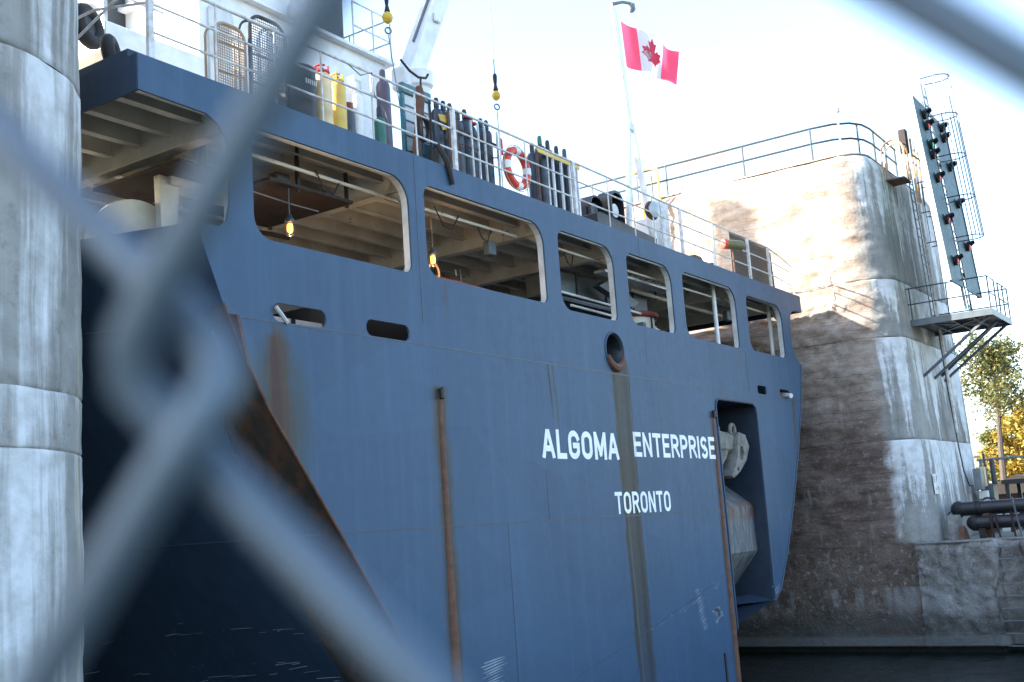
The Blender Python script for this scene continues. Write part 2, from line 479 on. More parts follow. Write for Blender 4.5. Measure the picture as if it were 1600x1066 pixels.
# ------------------------------------------------------------------ mesh helpers
class MB:
    def __init__(s):
        s.v = []
        s.f = []

    def add(s, vs, fs):
        o = len(s.v)
        s.v += [tuple(v) for v in vs]
        s.f += [tuple(i + o for i in f) for f in fs]
        return s

    def box(s, x0, x1, y0, y1, z0, z1):
        return s.add([(x0, y0, z0), (x1, y0, z0), (x1, y1, z0), (x0, y1, z0), (x0, y0, z1), (x1, y0, z1), (x1, y1, z1), (x0, y1, z1)],
                     [(3, 2, 1, 0), (4, 5, 6, 7), (0, 1, 5, 4), (1, 2, 6, 5), (2, 3, 7, 6), (3, 0, 4, 7)])

    def bevbox(s, x0, x1, y0, y1, z0, z1, b):
        """box with chamfered edges all round"""
        vs = []
        for sx, X in ((1, x0), (-1, x1)):
            for sy, Y in ((1, y0), (-1, y1)):
                for sz, Z in ((1, z0), (-1, z1)):
                    vs += [(X, Y + sy * b, Z + sz * b), (X + sx * b, Y, Z + sz * b), (X + sx * b, Y + sy * b, Z)]
        bm = bmesh.new()
        for v in vs:
            bm.verts.new(v)
        bmesh.ops.convex_hull(bm, input=bm.verts)
        bm.verts.index_update()
        s.add([v.co[:] for v in bm.verts], [[v.index for v in f.verts] for f in bm.faces])
        bm.free()
        return s

    def bar(s, p, q, a, b=None, up=(0, 0, 1)):
        """rectangular bar from p to q, a wide (sideways), b high"""
        b = b or a
        p, q = Vector(p), Vector(q)
        d = (q - p).normalized()
        u = Vector(up)
        if abs(d.dot(u)) > 0.98:
            u = Vector((0, 1, 0)) if abs(d.y) < 0.9 else Vector((1, 0, 0))
        r = d.cross(u).normalized()
        u = r.cross(d)
        vs = []
        for c in (p, q):
            for i, j in ((-1, -1), (1, -1), (1, 1), (-1, 1)):
                vs.append(c + r * (i * a / 2) + u * (j * b / 2))
        return s.add(vs, [(0, 1, 2, 3), (7, 6, 5, 4), (0, 4, 5, 1), (1, 5, 6, 2), (2, 6, 7, 3), (3, 7, 4, 0)])

    def tube(s, pts, r, n=8, closed=False, cap=True):
        pts = [Vector(p) for p in pts]
        m = len(pts)
        rr = r if hasattr(r, '__len__') else [r] * m
        vs, fs = [], []
        up = None
        for i, p in enumerate(pts):
            if closed:
                d = pts[(i + 1) % m] - pts[i - 1]
            else:
                d = pts[min(i + 1, m - 1)] - pts[max(i - 1, 0)]
            d.normalize()
            if up is None:
                up = Vector((0, 0, 1)) if abs(d.z) < 0.9 else Vector((1, 0, 0))
            side = d.cross(up).normalized()
            up = side.cross(d).normalized()
            for k in range(n):
                a = 2 * pi * k / n
                vs.append(p + side * (cos(a) * rr[i]) + up * (sin(a) * rr[i]))
        L = m if closed else m - 1
        for i in range(L):
            j = (i + 1) % m
            for k in range(n):
                k2 = (k + 1) % n
                fs.append((i * n + k, i * n + k2, j * n + k2, j * n + k))
        if cap and not closed:
            fs.append(tuple(range(n - 1, -1, -1)))
            fs.append(tuple((m - 1) * n + k for k in range(n)))
        return s.add(vs, fs)

    def lathe(s, prof, o=(0, 0, 0), axis=(0, 0, 1), n=16):
        """profile of (radius, height) turned round an axis"""
        o = Vector(o)
        A = Vector(axis).normalized()
        U = A.orthogonal().normalized()
        V = A.cross(U)
        vs, fs = [], []
        for r, h in prof:
            for k in range(n):
                a = 2 * pi * k / n
                vs.append(o + A * h + (U * cos(a) + V * sin(a)) * max(r, 1e-4))
        for i in range(len(prof) - 1):
            for k in range(n):
                k2 = (k + 1) % n
                fs.append((i * n + k, i * n + k2, (i + 1) * n + k2, (i + 1) * n + k))
        fs.append(tuple(range(n - 1, -1, -1)))
        fs.append(tuple((len(prof) - 1) * n + k for k in range(n)))
        return s.add(vs, fs)

    def torus(s, c, R, r, axis=(0, 0, 1), n=24, m=8, a0=0, a1=2 * pi):
        A = Vector(axis).normalized()
        U = A.orthogonal().normalized()
        V = A.cross(U)
        full = abs(a1 - a0 - 2 * pi) < 1e-6
        k = n if full else n + 1
        pts = [Vector(c) + (U * cos(a0 + (a1 - a0) * i / n) + V * sin(a0 + (a1 - a0) * i / n)) * R for i in range(k)]
        return s.tube(pts, r, m, closed=full)

    def prism(s, loops, f, y0, y1, walls=True, back=True):
        """2-D loops (outer, then holes) at two depths; f maps (a, b, depth) to a point"""
        tri = tessellate_polygon([[Vector((a, b, 0)) for a, b in lp] for lp in loops])
        flat = [p for lp in loops for p in lp]
        n = len(flat)
        vs = [f(a, b, y0) for a, b in flat] + ([f(a, b, y1) for a, b in flat] if (walls or back) else [])
        fs = [tuple(t) for t in tri]
        if back:
            fs += [tuple(i + n for i in reversed(t)) for t in tri]
        if walls:
            o = 0
            for lp in loops:
                m = len(lp)
                for i in range(m):
                    j = (i + 1) % m
                    fs.append((o + i, o + j, o + j + n, o + i + n))
                o += m
        return s.add(vs, fs)

    def build(s, name, mat, parent=None, smooth=False, fix=True):
        me = bpy.data.meshes.new(name)
        me.from_pydata(s.v, [], s.f)
        me.materials.append(M[mat] if isinstance(mat, str) else mat)
        if fix:
            bm = bmesh.new()
            bm.from_mesh(me)
            bmesh.ops.recalc_face_normals(bm, faces=bm.faces)
            bm.to_mesh(me)
            bm.free()
        if smooth:
            me.polygons.foreach_set('use_smooth', [True] * len(me.polygons))
            me.set_sharp_from_angle(angle=radians(38))
        o = bpy.data.objects.new(name, me)
        COL.objects.link(o)
        if parent:
            o.parent = parent
            o.matrix_parent_inverse = base_inv(parent)
        return o


def base_inv(p):
    m = Matrix.Identity(4)
    while p is not None:
        m = p.matrix_parent_inverse @ p.matrix_basis @ m if p.parent else p.matrix_basis @ m
        p = p.parent
    return m.inverted()


def tag(o, label=None, cat=None, group=None, kind=None):
    for k, v in (('label', label), ('category', cat), ('group', group), ('kind', kind)):
        if v:
            o[k] = v
    return o


def thing(name, label, cat, loc=(0, 0, 0), group=None):
    o = bpy.data.objects.new(name, None)
    COL.objects.link(o)
    o.location = loc
    o.empty_display_size = 0.2
    return tag(o, label, cat, group)


def copy_tree(o, loc=None, parent=None):
    c = o.copy()
    COL.objects.link(c)
    if parent:
        c.parent = parent
    if loc is not None:
        c.location = loc
    for ch in o.children:
        copy_tree(ch, None, c)
    return c


def dupe(o, loc, parent=None):
    """another object with the same mesh (a repeated part)"""
    c = o.copy()
    COL.objects.link(c)
    c.location = Vector(o.location) + Vector(loc)
    return c


def rounded(x0, x1, z0, z1, r, n=6):
    """rounded rectangle; r = one radius or (bottom left, bottom right, top right, top left)"""
    if not hasattr(r, '__len__'):
        r = (r,) * 4
    out = []
    for (cx, cz, rr, a) in ((x0 + r[0], z0 + r[0], r[0], pi), (x1 - r[1], z0 + r[1], r[1], 1.5 * pi), (x1 - r[2], z1 - r[2], r[2], 0), (x0 + r[3], z1 - r[3], r[3], 0.5 * pi)):
        for i in range(n + 1):
            t = a + 0.5 * pi * i / n
            out.append((cx + rr * cos(t), cz + rr * sin(t)))
    return out


XZ = lambda a, b, d: (a, d, b)          # loops in the plane of the transom, depth = Y
YZ = lambda a, b, d: (d, a, b)          # loops in the plane of the lock walls, depth = X
XY = lambda a, b, d: (a, b, d)


# ------------------------------------------------------------------ setting
def sheet(name, x0, x1, y0, y1, z, mat):
    o = MB().add([(x0, y0, z), (x1, y0, z), (x1, y1, z), (x0, y1, z)], [(0, 1, 2, 3)]).build(name, mat)
    return tag(o, kind='structure')


WL = -2.72
wx, wy_ = [-2.0 + 36.9 * i / 300 for i in range(301)], [0.0 + 30.0 * i / 240 for i in range(241)]
wv_ = []
for y in wy_:
    for x in wx:
        e = min(1.0, min(y, 30 - y, x + 2) / 1.5)
        wv_.append((x, y, WL + e * (.022 * noise.noise((x * 1.1, y * 2.0, 3)) + .014 * noise.noise((x * 2.6 + y, y * 4.2, 8)) + .006 * noise.noise((x * 7, y * 9, 5)))))
wf_ = [(b * 301 + a, b * 301 + a + 1, (b + 1) * 301 + a + 1, (b + 1) * 301 + a) for b in range(240) for a in range(300)]
wo = MB().add(wv_, wf_).add([(-2, -400, WL), (34.9, -400, WL), (34.9, 0, WL), (-2, 0, WL)], [(0, 1, 2, 3)]).add([(-2, 30, WL), (34.9, 30, WL), (34.9, 400, WL), (-2, 400, WL)], [(0, 1, 2, 3)]).build('water', 'water', None, False, fix=False)
wo.data.polygons.foreach_set('use_smooth', [True] * len(wo.data.polygons))
tag(wo, kind='structure')
g = MB()
g.add([(34.9, -1500, 0.30), (1500, -1500, 0.30), (1500, 1500, 0.30), (34.9, 1500, 0.30)], [(0, 1, 2, 3)])
g.add([(-1500, -1500, 0.0), (4.0, -1500, 0.0), (4.0, 10.6, 0.0), (-1500, 10.6, 0.0)], [(0, 1, 2, 3)])
g.add([(4.0, -1500, 0), (4.0, 10.6, 0), (4.0, 10.6, -4), (4.0, -1500, -4)], [(0, 1, 2, 3)])
g.add([(-1500, 10.6, 0), (-1500, 1500, 0), (6.5, 1500, 0), (6.5, 10.6, 0)], [(0, 1, 2, 3)])
tag(g.build('ground', 'ground'), kind='structure')


def wall_grid(name, path, zs, mat, parent, disp, side_of, joint=0.03, ztop=None):
    """a wall face along a horizontal path [(x, y, nx, ny)], heights zs, pushed in and out by disp(u, z, s)"""
    us = [0.0]
    for a, b in zip(path, path[1:]):
        us.append(us[-1] + sqrt((a[0] - b[0]) ** 2 + (a[1] - b[1]) ** 2))
    nu, nz = len(path), len(zs)
    vs, fs, uv1, uv2 = [], [], [], []
    z0, z1 = zs[0], zs[-1]
    for j, z in enumerate(zs):
        hr = (z - z0) / (z1 - z0)
        for i, (x, y, nx, ny) in enumerate(path):
            s = side_of(us[i])
            d = disp(us[i], z, s)
            if joint:
                e = min(z - z0, z1 - z)
                if e < 0.03:
                    d -= joint * (1 - e / 0.03) * (0.5 + noise.noise((us[i] * 1.7, z0, 3.1)))
            sh = batter(z, s) if batter_on[0] else 0.0
            vs.append((x + nx * d, y + ny * d - sh * abs(ny), z))
            uv1.append((us[i], z))
            uv2.append((s, hr))
    for j in range(nz - 1):
        for i in range(nu - 1):
            fs.append((j * nu + i, j * nu + i + 1, (j + 1) * nu + i + 1, (j + 1) * nu + i))
    me = bpy.data.meshes.new(name)
    me.from_pydata(vs, [], fs)
    me.materials.append(M[mat])
    for nm, data in (("UVMap", uv1), ("lift", uv2)):
        l = me.uv_layers.new(name=nm)
        buf = []
        for f in fs:
            for k in f:
                buf += data[k]
        l.data.foreach_set('uv', buf)
    me.polygons.foreach_set('use_smooth', [True] * len(fs))
    o = bpy.data.objects.new(name, me)
    COL.objects.link(o)
    if parent:
        o.parent = parent
        o.matrix_parent_inverse = base_inv(parent)
    return o


batter_on = [False]
batter = lambda z, s: 0.0


def frange(a, b, st):
    n = max(1, int(round((b - a) / st)))
    return [a + (b - a) * i / n for i in range(n + 1)]


def lift_z(a, b, st):
    m = frange(a + 0.05, b - 0.05, st)
    return [a, a + 0.012, a + 0.03] + m + [b - 0.03, b - 0.012, b]


def fbm(x, y, z, o=4):
    return noise.fractal((x, y, z), 1.0, 2.0, o)


# -- right-hand pier of the lock
XW, YE, RC = 34.2, 9.1, 1.2
XEND = 42.3


def arc_path(xw, ye, r, y_far, x_far, sp1, sp2, sgn=1):
    """from far along the lock side, round the corner, then along the end face"""
    p = []
    y = ye + r
    ys = []
    step = sp1
    while y < y_far:
        ys.append(y)
        y += step
        step = min(step * 1.012, 0.6)
    ys.append(y_far)
    for yy in reversed(ys):
        p.append((xw, yy, -sgn, 0))
    n = 16
    for i in range(1, n + 1):
        t = 0.5 * pi * i / n
        p.append((xw + sgn * r * (1 - cos(t)), ye + r * (1 - sin(t)), -sgn * cos(t), -sin(t)))
    xs = xw + sgn * r
    L = abs(x_far - xs)
    k = int(L / sp2)
    for i in range(1, k + 1):
        p.append((xs + sgn * L * i / k, ye, 0, -1))
    return p


path = arc_path(XW, YE, RC, 34, XEND - 0.8, 0.075, 0.10)
# rounded outer corner and the far side of the pier
for i in range(1, 9):
    t = 0.5 * pi * i / 8
    path.append((XEND - 0.8 + 0.8 * sin(t), YE + 0.8 * (1 - cos(t)), sin(t), -cos(t)))
for yy in (10.5, 12, 16, 22, 34):
    path.append((XEND, yy, 1, 0))
ulen = sum(sqrt((a[0] - b[0]) ** 2 + (a[1] - b[1]) ** 2) for a, b in zip(path, path[1:]) if a[1] >= YE + RC - 1e-6 and a[0] == XW and b[0] == XW)
arcl = RC * pi / 2
batter_on[0] = True
batter = lambda z, s: 0.035 * (12.2 - z)


def rside(u):
    return max(0.0, min(1.0, (u - ulen) / arcl))


def rdisp(u, z, s):
    rough = 1.0 - s
    d = 0.10 * rough * fbm(u * 0.5, z * 1.6, 1.7) + 0.05 * rough * fbm(u * 1.4, z * 4.5, 8.2) + 0.02 * fbm(u * 1.1, z * 1.1, 4.4)
    # spalled patch near the corner
    k = max(0.0, 1 - abs(u - ulen + 0.6) / 2.6) * max(0.0, 1 - abs(z - 7.0) / 3.6)
    d += k * (0.09 * noise.noise((u * 5, z * 5, 2.0)) + 0.06 * noise.noise((u * 11, z * 11, 7.0)) - 0.05)
    if z > 11.6:
        d -= ((z - 11.6) / 0.7) ** 3 * 0.30
    return d


pier = thing('lock_pier', 'tall far concrete lock pier behind the ship with a white streaked end', 'pier', (38, 12, 0.3))
LIFTS = [0.30, 3.35, 6.45, 8.25, 12.35]
for a, b in zip(LIFTS, LIFTS[1:]):
    wall_grid('concrete_lift', path, lift_z(a, b, 0.085), 'pier', pier, rdisp, rside)
cap = MB()
top_loop = []
for (x, y, nx, ny) in path[::3] + [path[-1]]:
    top_loop.append((x - nx * 0.26, y - ny * 0.26))
cap.prism([top_loop], XY, 12.33, 12.36)
cap.build('pier_top', 'captop', pier)

# -- lock wall / quay below the pier, down to the water
batter_on[0] = False


def qdisp(u, z, s):
    d = 0.05 * fbm(u * 0.5, z * 1.5, 12.7) + 0.02 * fbm(u * 2.0, z * 2.5, 3.2)
    if z < -2.27:
        d = d * 0.25 + (0.16 if z > -2.54 else -0.08)
    return d


def qdisp2(u, z, s):
    d = 0.12 * fbm(u * 0.9, z * 0.9, 2.7) + 0.09 * fbm(u * 3.0, z * 3.0, 3.2) + 0.03 * noise.noise((u * 9, z * 9, 1))
    if z > 0.15:
        d -= 0.12 * ((z - 0.15) / 0.2) ** 2
    if z < -2.27:
        d = d * 0.25 + (0.14 if z > -2.54 else -0.08)
    return d


def straight(pts, sp, n):
    out = []
    for (a, b) in zip(pts, pts[1:]):
        L = sqrt((a[0] - b[0]) ** 2 + (a[1] - b[1]) ** 2)
        nx, ny = (b[1] - a[1]) / L, -(b[0] - a[0]) / L
        k = max(1, int(L / sp))
        for i in range(k):
            out.append((a[0] + (b[0] - a[0]) * i / k, a[1] + (b[1] - a[1]) * i / k, nx, ny))
    out.append((*pts[-1], nx, ny))
    return out


zq = sorted(set(frange(-4.0, -2.6, 0.35) + frange(-2.6, -2.5, 0.033) + frange(-2.5, -2.3, 0.07) + frange(-2.3, -2.2, 0.025) + frange(-2.2, 0.34, 0.06)))
lw = thing('lock_wall', 'dark brown scraped lock wall below the far pier beside the ship', 'wall', (34.2, 20, -2.7))
wall_grid('wall_face', straight([(XW, 60), (XW, 34)], 3, 1)[:-1] + straight([(XW, 34), (XW, 9.14), (XW + .12, 8.5)], 0.11, 1), zq, 'quaybrown', lw, qdisp, lambda u: 0.0, 0.0)
qw = thing('quay_wall', 'rough grey quay wall with a ladder recess at the right edge by the water', 'wall', (34.2, 6, -2.7))
qp = straight([(34.16, 9.14), (34.16, 7.04), (34.58, 6.98), (34.58, 6.34), (34.16, 6.28), (34.16, 0.0)], 0.07, 1)[:-1] + straight([(34.16, 0.0), (34.16, -60.0)], 2.0, 1)
wall_grid('wall_face', qp, zq, 'quaygrey', qw, qdisp2, lambda u: 0.0, 0.0)
tp = MB()
tp.box(34.13, 36.0, -60, 6.28, 0.305, 0.335).box(34.57, 36.0, 6.28, 7.04, 0.305, 0.335).box(34.13, 36.0, 7.04, 9.13, 0.305, 0.335)
tp.build('wall_top', 'quaygrey', qw)
lad = thing('quay_ladder', 'pale steel ladder rungs set in the recess of the grey quay wall', 'ladder', (34.4, 6.66, -2.7))
r0 = MB().tube([(34.30, 6.26, 0.12), (34.22, 6.30, 0.12), (34.22, 7.02, 0.12), (34.30, 7.06, 0.12)], 0.015, 6).build('rung', 'boxgrey', lad)
for k in range(1, 9):
    dupe(r0, (0, 0, -0.335 * k))

# -- left pier
batter_on[0] = False
LX, LY, LR = 8.78, 10.92, 2.0
lpath = [(x, y, nx, ny) for (x, y, nx, ny) in arc_path(LX, LY, LR, 15.0, -14.0, 0.10, 0.5, -1)]
lp_u = 15.0 - (LY + LR)
ldis = lambda u, z, s: 0.035 * fbm(u * 0.8, z * 0.5, 5.5) + 0.012 * noise.noise((u * 4, z * 4, 9))
lpier = thing('lock_pier', 'near rounded concrete lock pier with white lime streaks at the left edge', 'pier', (2, 13, 0))
for a, b in zip([-4.0, 2.72, 3.38, 7.15, 9.6, 12.4], [2.72, 3.38, 7.15, 9.6, 12.4, 12.4][0:5]):
    wall_grid('concrete_lift', lpath, lift_z(a, b, 0.09), 'pierleft', lpier, ldis, lambda u: max(0, min(1, (u - lp_u) / 3.14)), 0.025)
lb = MB()
lb.add([(LX, 15, -4), (-14, 15, -4), (-14, 15, 12.4), (LX, 15, 12.4)], [(0, 1, 2, 3)])
lb.add([(-14, 15, -4), (-14, LY, -4), (-14, LY, 12.4), (-14, 15, 12.4)], [(0, 1, 2, 3)])
lb.prism([[(x, y) for x, y, _, _ in lpath] + [(-14, 15)]], XY, 12.38, 12.41)
lb.build('pier_back', 'ground', lpier)
tag(MB().box(6.5, 8.6, 15.01, 400, -4, 6.6).build('lock_wall', 'quaybrown'), 'low near lock wall running on behind the left pier', 'wall')
tag(MB().box(4.01, 6.6, 9.0, 10.8, -4, -0.01).build('lock_wall', 'quaygrey'), 'short quay end below the near left pier', 'wall')

# ------------------------------------------------------------------ the ship
Y0 = 11.5
ZD = 7.95          # top deck
ship = thing('cargo_ship', 'large blue cargo ship with its lettered stern facing out of the lock', 'ship', (21.6, Y0, WL))

# outline of the transom at its two edges, (X, Z)
PORT = [(10.02, 5.85), (10.22, 5.35), (10.45, 4.80), (10.53, 4.64), (10.74, 4.20), (11.22, 3.39), (12.17, 2.14), (12.55, 1.64), (13.44, 0.45), (14.27, -0.65), (15.6, -2.45), (16.8, -4.0)]
STBD = [(33.0, 5.79), (32.82, 5.2), (32.62, 4.64), (32.44, 4.22), (31.95, 3.2), (31.17, 1.83), (31.04, 1.64), (30.3, 0.5), (29.5, -0.50), (28.98, -0.76)]

WINS = [  # x0, x1, z0, z1
    (11.07, 14.60, 5.83, 7.46), (15.02, 18.84, 5.85, 7.47), (19.38, 21.70, 5.82, 7.47),
    (22.31, 24.56, 5.84, 7.48), (25.18, 28.44, 5.85, 7.48), (29.18, 31.82, 5.88, 7.42)]
SLOTS = [(11.36, 12.46, 4.655, 4.93), (13.36, 14.43, 4.655, 4.92), (29.35, 30.0, 4.70, 4.93), (31.0, 31.75, 4.70, 4.93)]


def frame_loop(wn):
    x0, x1, z0, z1 = wn
    return rounded(x0, x1, z0, z1, (0.33, 0.16, 0.45, 0.22), 6)


YP = lambda a, b, d: (a, d, b)
# upper strake: deck band, pillars and bulwark in one plate with the openings cut out
up_outer = [(9.12, ZD), (33.6, ZD), (33.6, 7.45), (32.85, 7.42), (32.62, 7.30), (32.50, 7.05), (32.42, 6.45), (32.50, 6.15), (32.72, 5.92), (33.0, 5.79), (32.82, 5.2), (32.62, 4.65)]
up_outer += [(10.53, 4.65), (10.45, 4.80), (10.22, 5.35), (10.02, 5.85), (10.42, 5.86), (10.56, 5.97), (10.62, 6.2), (10.64, 6.9), (10.60, 7.15), (10.47, 7.33), (10.25, 7.43), (9.12, 7.45)]
holes = [frame_loop(w_) for w_ in WINS] + [rounded(a, b, c, d, (d - c) / 2 - 0.003 if b - a > 0.9 else 0.07, 5) for a, b, c, d in SLOTS]
holes.append([(21.40 + 0.40 * cos(2 * pi * i / 28), 5.14 + 0.38 * sin(2 * pi * i / 28)) for i in range(28)])
stern = MB().prism([up_outer] + holes, YP, Y0, Y0 + 0.035).build('stern_plate', 'hull', ship)
for w_ in WINS:
    lp = frame_loop(w_)
    m = MB()
    n = len(lp)
    cx = (w_[0] + w_[1]) / 2
    cz = (w_[2] + w_[3]) / 2
    vs = [(a, Y0 + 0.004, b) for a, b in lp] + [(a, Y0 + 0.16, b) for a, b in lp]
    grow = lambda a, b, k=0.02: (a + k * (1 if a > cx else -1), b + k * (1 if b > cz else -1))
    vs2 = [(*grow(a, b)[:1], Y0 + 0.036, grow(a, b)[1]) for a, b in lp] + [(grow(a, b)[0], Y0 + 0.16, grow(a, b)[1]) for a, b in lp]
    vs = [(a, Y0 + 0.036, b) for a, b in lp] + [(a, Y0 + 0.16, b) for a, b in lp] + vs2
    fs = []
    for i in range(n):
        j = (i + 1) % n
        fs += [(i, j, j + n, i + n), (i + 2 * n, i + 3 * n, j + 3 * n, j + 2 * n), (i + n, j + n, j + 3 * n, i + 3 * n), (i, i + 2 * n, j + 2 * n, j)]
    m.add(vs, fs).build('opening_rim', 'jamb', stern)
# middle strake with the round hawse and the top of the anchor pocket
PX0, PX1, PZ = 26.43, 29.06, 4.38
mid_outer = [(10.54, 4.63)] + [p for p in PORT if 1.65 < p[1] < 4.6] + [(12.54, 1.65)]
mid_outer += [(PX0, 1.65), (PX0, PZ - 0.18), (PX0 + 0.05, PZ - 0.05), (PX0 + 0.18, PZ), (PX1 - 0.25, PZ), (PX1 - 0.07, PZ - 0.07), (PX1, PZ - 0.25), (29.03, 1.65)]
mid_outer += [(31.05, 1.65)] + [p for p in reversed(STBD) if 1.65 < p[1] < 4.6] + [(32.61, 4.63)]
middle = MB().prism([mid_outer], YP, Y0, Y0 + 0.035).build('hull_plate', 'hull', ship)
low_l = [(12.56, 1.63)] + [p for p in PORT if p[1] < 1.6] + [(26.36, -4.0), (26.36, -1.28), (PX0, -1.2), (PX0, 1.63)]
MB().prism([low_l], YP, Y0, Y0 + 0.035).build('hull_plate', 'hull', ship)
low_r = [(29.03, 1.63), (28.98, -0.76)] + [p for p in reversed(STBD) if p[1] < 1.6][1:] + [(31.03, 1.63)]
MB().prism([low_r], YP, Y0, Y0 + 0.035).build('hull_plate', 'hull', ship)
# weld seams
for (xa, xb, z) in ((10.54, 32.6, 4.64), (12.56, PX0, 1.64), (29.04, 31.03, 1.64)):
    MB().box(xa, xb, Y0 - 0.004, Y0 + 0.02, z - 0.012, z + 0.012).build('weld_seam', 'weld', middle)
for (x, za, zb) in ((21.96, 1.66, 4.62), (28.75, 4.66, 5.8), (14.8, 5.0, 7.9), (23.0, 7.5, 7.94), (16.9, -2.5, 1.62), (22.9, 5.0, 5.8), (18.3, 1.66, 2.6)):
    MB().box(x - 0.009, x + 0.009, Y0 - 0.004, Y0 + 0.02, za, zb).build('weld_seam', 'weld', middle)
MB().tube([(16.8, Y0 - 0.002, -1.72), (19, Y0 - 0.002, -1.25), (22, Y0 - 0.002, -0.72), (24.4, Y0 - 0.002, -0.25), (26.2, Y0 - 0.002, 0.15)][::-1], 0.008, 4).build('weld_seam', 'weld', middle)

# hawse pipe
hp = MB().torus((21.40, Y0 + 0.0, 5.14), 0.405, 0.028, (0, 1, 0), 32, 8).build('hawse_rim', 'weld', ship, True)
pipe = MB()
k = 28
rings = [(0.40, -0.006, 0.0), (0.37, 0.03, -0.01), (0.34, 0.4, 0.12), (0.33, 1.1, 0.40)]
vs = []
for rr, yy, zz in rings:
    vs += [(21.40 + rr * cos(2 * pi * i / k), Y0 + yy, 5.14 + zz + rr * sin(2 * pi * i / k)) for i in range(k)]
fs = [(a * k + i, a * k + (i + 1) % k, (a + 1) * k + (i + 1) % k, (a + 1) * k + i) for a in range(3) for i in range(k)]
pipe.add(vs, fs)
pipe.build('hawse_pipe', 'darksteel', hp, True)
lip = MB()
pts = [(21.40 + 0.37 * cos(t), Y0 - 0.02, 5.14 + 0.37 * sin(t)) for t in [radians(200 + 140 * i / 12) for i in range(13)]]
lip.tube(pts, [0.05 + 0.045 * sin(pi * i / 12) for i in range(13)], 8)
lip.build('worn_lip', 'rust', hp, True)

# rubbing bars (rusty half pipes that start at a point)
for (x, zt, wd) in ((15.14, 3.90, 0.135), (26.20, 4.05, 0.115)):
    b = MB()
    vs = []
    zz = [zt, zt - 0.12, zt - 0.4, 1.6, -1, -4.2]
    rr = [0.02, 0.045, 0.055, 0.07, wd * .82, wd]
    for z, r in zip(zz, rr):
        for i in range(7):
            t = pi * i / 6
            vs.append((x - cos(t) * r, Y0 - sin(t) * r * 0.55, z))
    fs = [(a * 7 + i, a * 7 + i + 1, (a + 1) * 7 + i + 1, (a + 1) * 7 + i) for a in range(len(zz) - 1) for i in range(6)]
    b.add(vs, fs)
    rb = b.build('rubbing_bar', 'rust', ship, True)
    MB().lathe([(0.0, 0.03), (0.05, 0.0), (0.05, -0.16), (0.03, -0.17)], (x, Y0 - 0.05, zt + 0.02), (0, 0, 1), 10).build('dark_tip', 'black', rb, True)
MB().tube([(25.52, Y0 - 0.015, -1.66), (25.52, Y0 - 0.015, -3.5)], 0.035, 6).build('guide_bar', 'black', ship)

# lettering: strokes laid out as ribbons on the plate
def ribbon(mb, pts, th, f, closed=False):
    n = len(pts)
    L, R = [], []
    for i in range(n):
        a = pts[i - 1] if (i > 0 or closed) else None
        b = pts[(i + 1) % n] if (i < n - 1 or closed) else None
        p = pts[i]
        ds = []
        if a is not None:
            d = Vector((p[0] - a[0], p[1] - a[1])).normalized()
            ds.append(d)
        if b is not None:
            d = Vector((b[0] - p[0], b[1] - p[1])).normalized()
            ds.append(d)
        nrm = sum((Vector((-d.y, d.x)) for d in ds), Vector((0, 0))).normalized()
        k = th / 2
        if len(ds) == 2:
            c = max(0.45, nrm.dot(Vector((-ds[0].y, ds[0].x))))
            k /= c
        L.append((p[0] + nrm.x * k, p[1] + nrm.y * k))
        R.append((p[0] - nrm.x * k, p[1] - nrm.y * k))
    vs = [f(a, b) for a, b in L] + [f(a, b) for a, b in R]
    m = n if closed else n - 1
    mb.add(vs, [(i, (i + 1) % n, n + (i + 1) % n, n + i) for i in range(m)])


def arc(cx, cy, rx, ry, a0, a1, n=8):
    return [(cx + rx * cos(radians(a0 + (a1 - a0) * i / n)), cy + ry * sin(radians(a0 + (a1 - a0) * i / n))) for i in range(n + 1)]


def O_(w=0.56):
    r = w / 2
    return [arc(r, 1 - r, r, r, 0, 180) + arc(r, r, r, r, 180, 360)]


GL = {  # strokes in a box one high; (strokes, closed flags, width)
    'A': ([[(0, 0), (0.26, 1)], [(0.34, 1), (0.60, 0)], [(0.10, 0.30), (0.50, 0.30)]], 0.60),
    'L': ([[(0, 1), (0, 0), (0.44, 0)]], 0.44),
    'G': ([arc(0.28, 0.72, 0.28, 0.28, 15, 180) + arc(0.28, 0.28, 0.28, 0.28, 180, 350) + [(0.56, 0.47), (0.30, 0.47)]], 0.56),
    'O': (O_(), 0.56),
    'M': ([[(0, 0), (0, 1)], [(0.03, 1), (0.33, 0.16)], [(0.33, 0.16), (0.63, 1)], [(0.66, 1), (0.66, 0)]], 0.66),
    'E': ([[(0.46, 1), (0, 1), (0, 0), (0.46, 0)], [(0, 0.52), (0.40, 0.52)]], 0.46),
    'N': ([[(0, 0), (0, 1)], [(0.03, 1), (0.51, 0)], [(0.54, 0), (0.54, 1)]], 0.54),
    'T': ([[(0, 1), (0.54, 1)], [(0.27, 1), (0.27, 0)]], 0.54),
    'R': ([[(0, 0), (0, 1)], [(0, 1), (0.28, 1)] + arc(0.28, 0.745, 0.24, 0.255, 90, -90)[1:] + [(0, 0.49)], [(0.26, 0.49), (0.54, 0)]], 0.54),
    'P': ([[(0, 0), (0, 1)], [(0, 1), (0.28, 1)] + arc(0.28, 0.73, 0.24, 0.27, 90, -90)[1:] + [(0, 0.46)]], 0.52),
    'I': ([[(0, 1), (0, 0)]], 0.0),
    'S': ([arc(0.26, 0.75, 0.25, 0.25, 20, 270) + arc(0.26, 0.25, 0.25, 0.25, 90, -160)[0:]], 0.52),
}


M['lettering'] = paint('white_lettering_paint', (0.80, 0.82, 0.84), (0.70, 0.72, 0.74), 0.5)


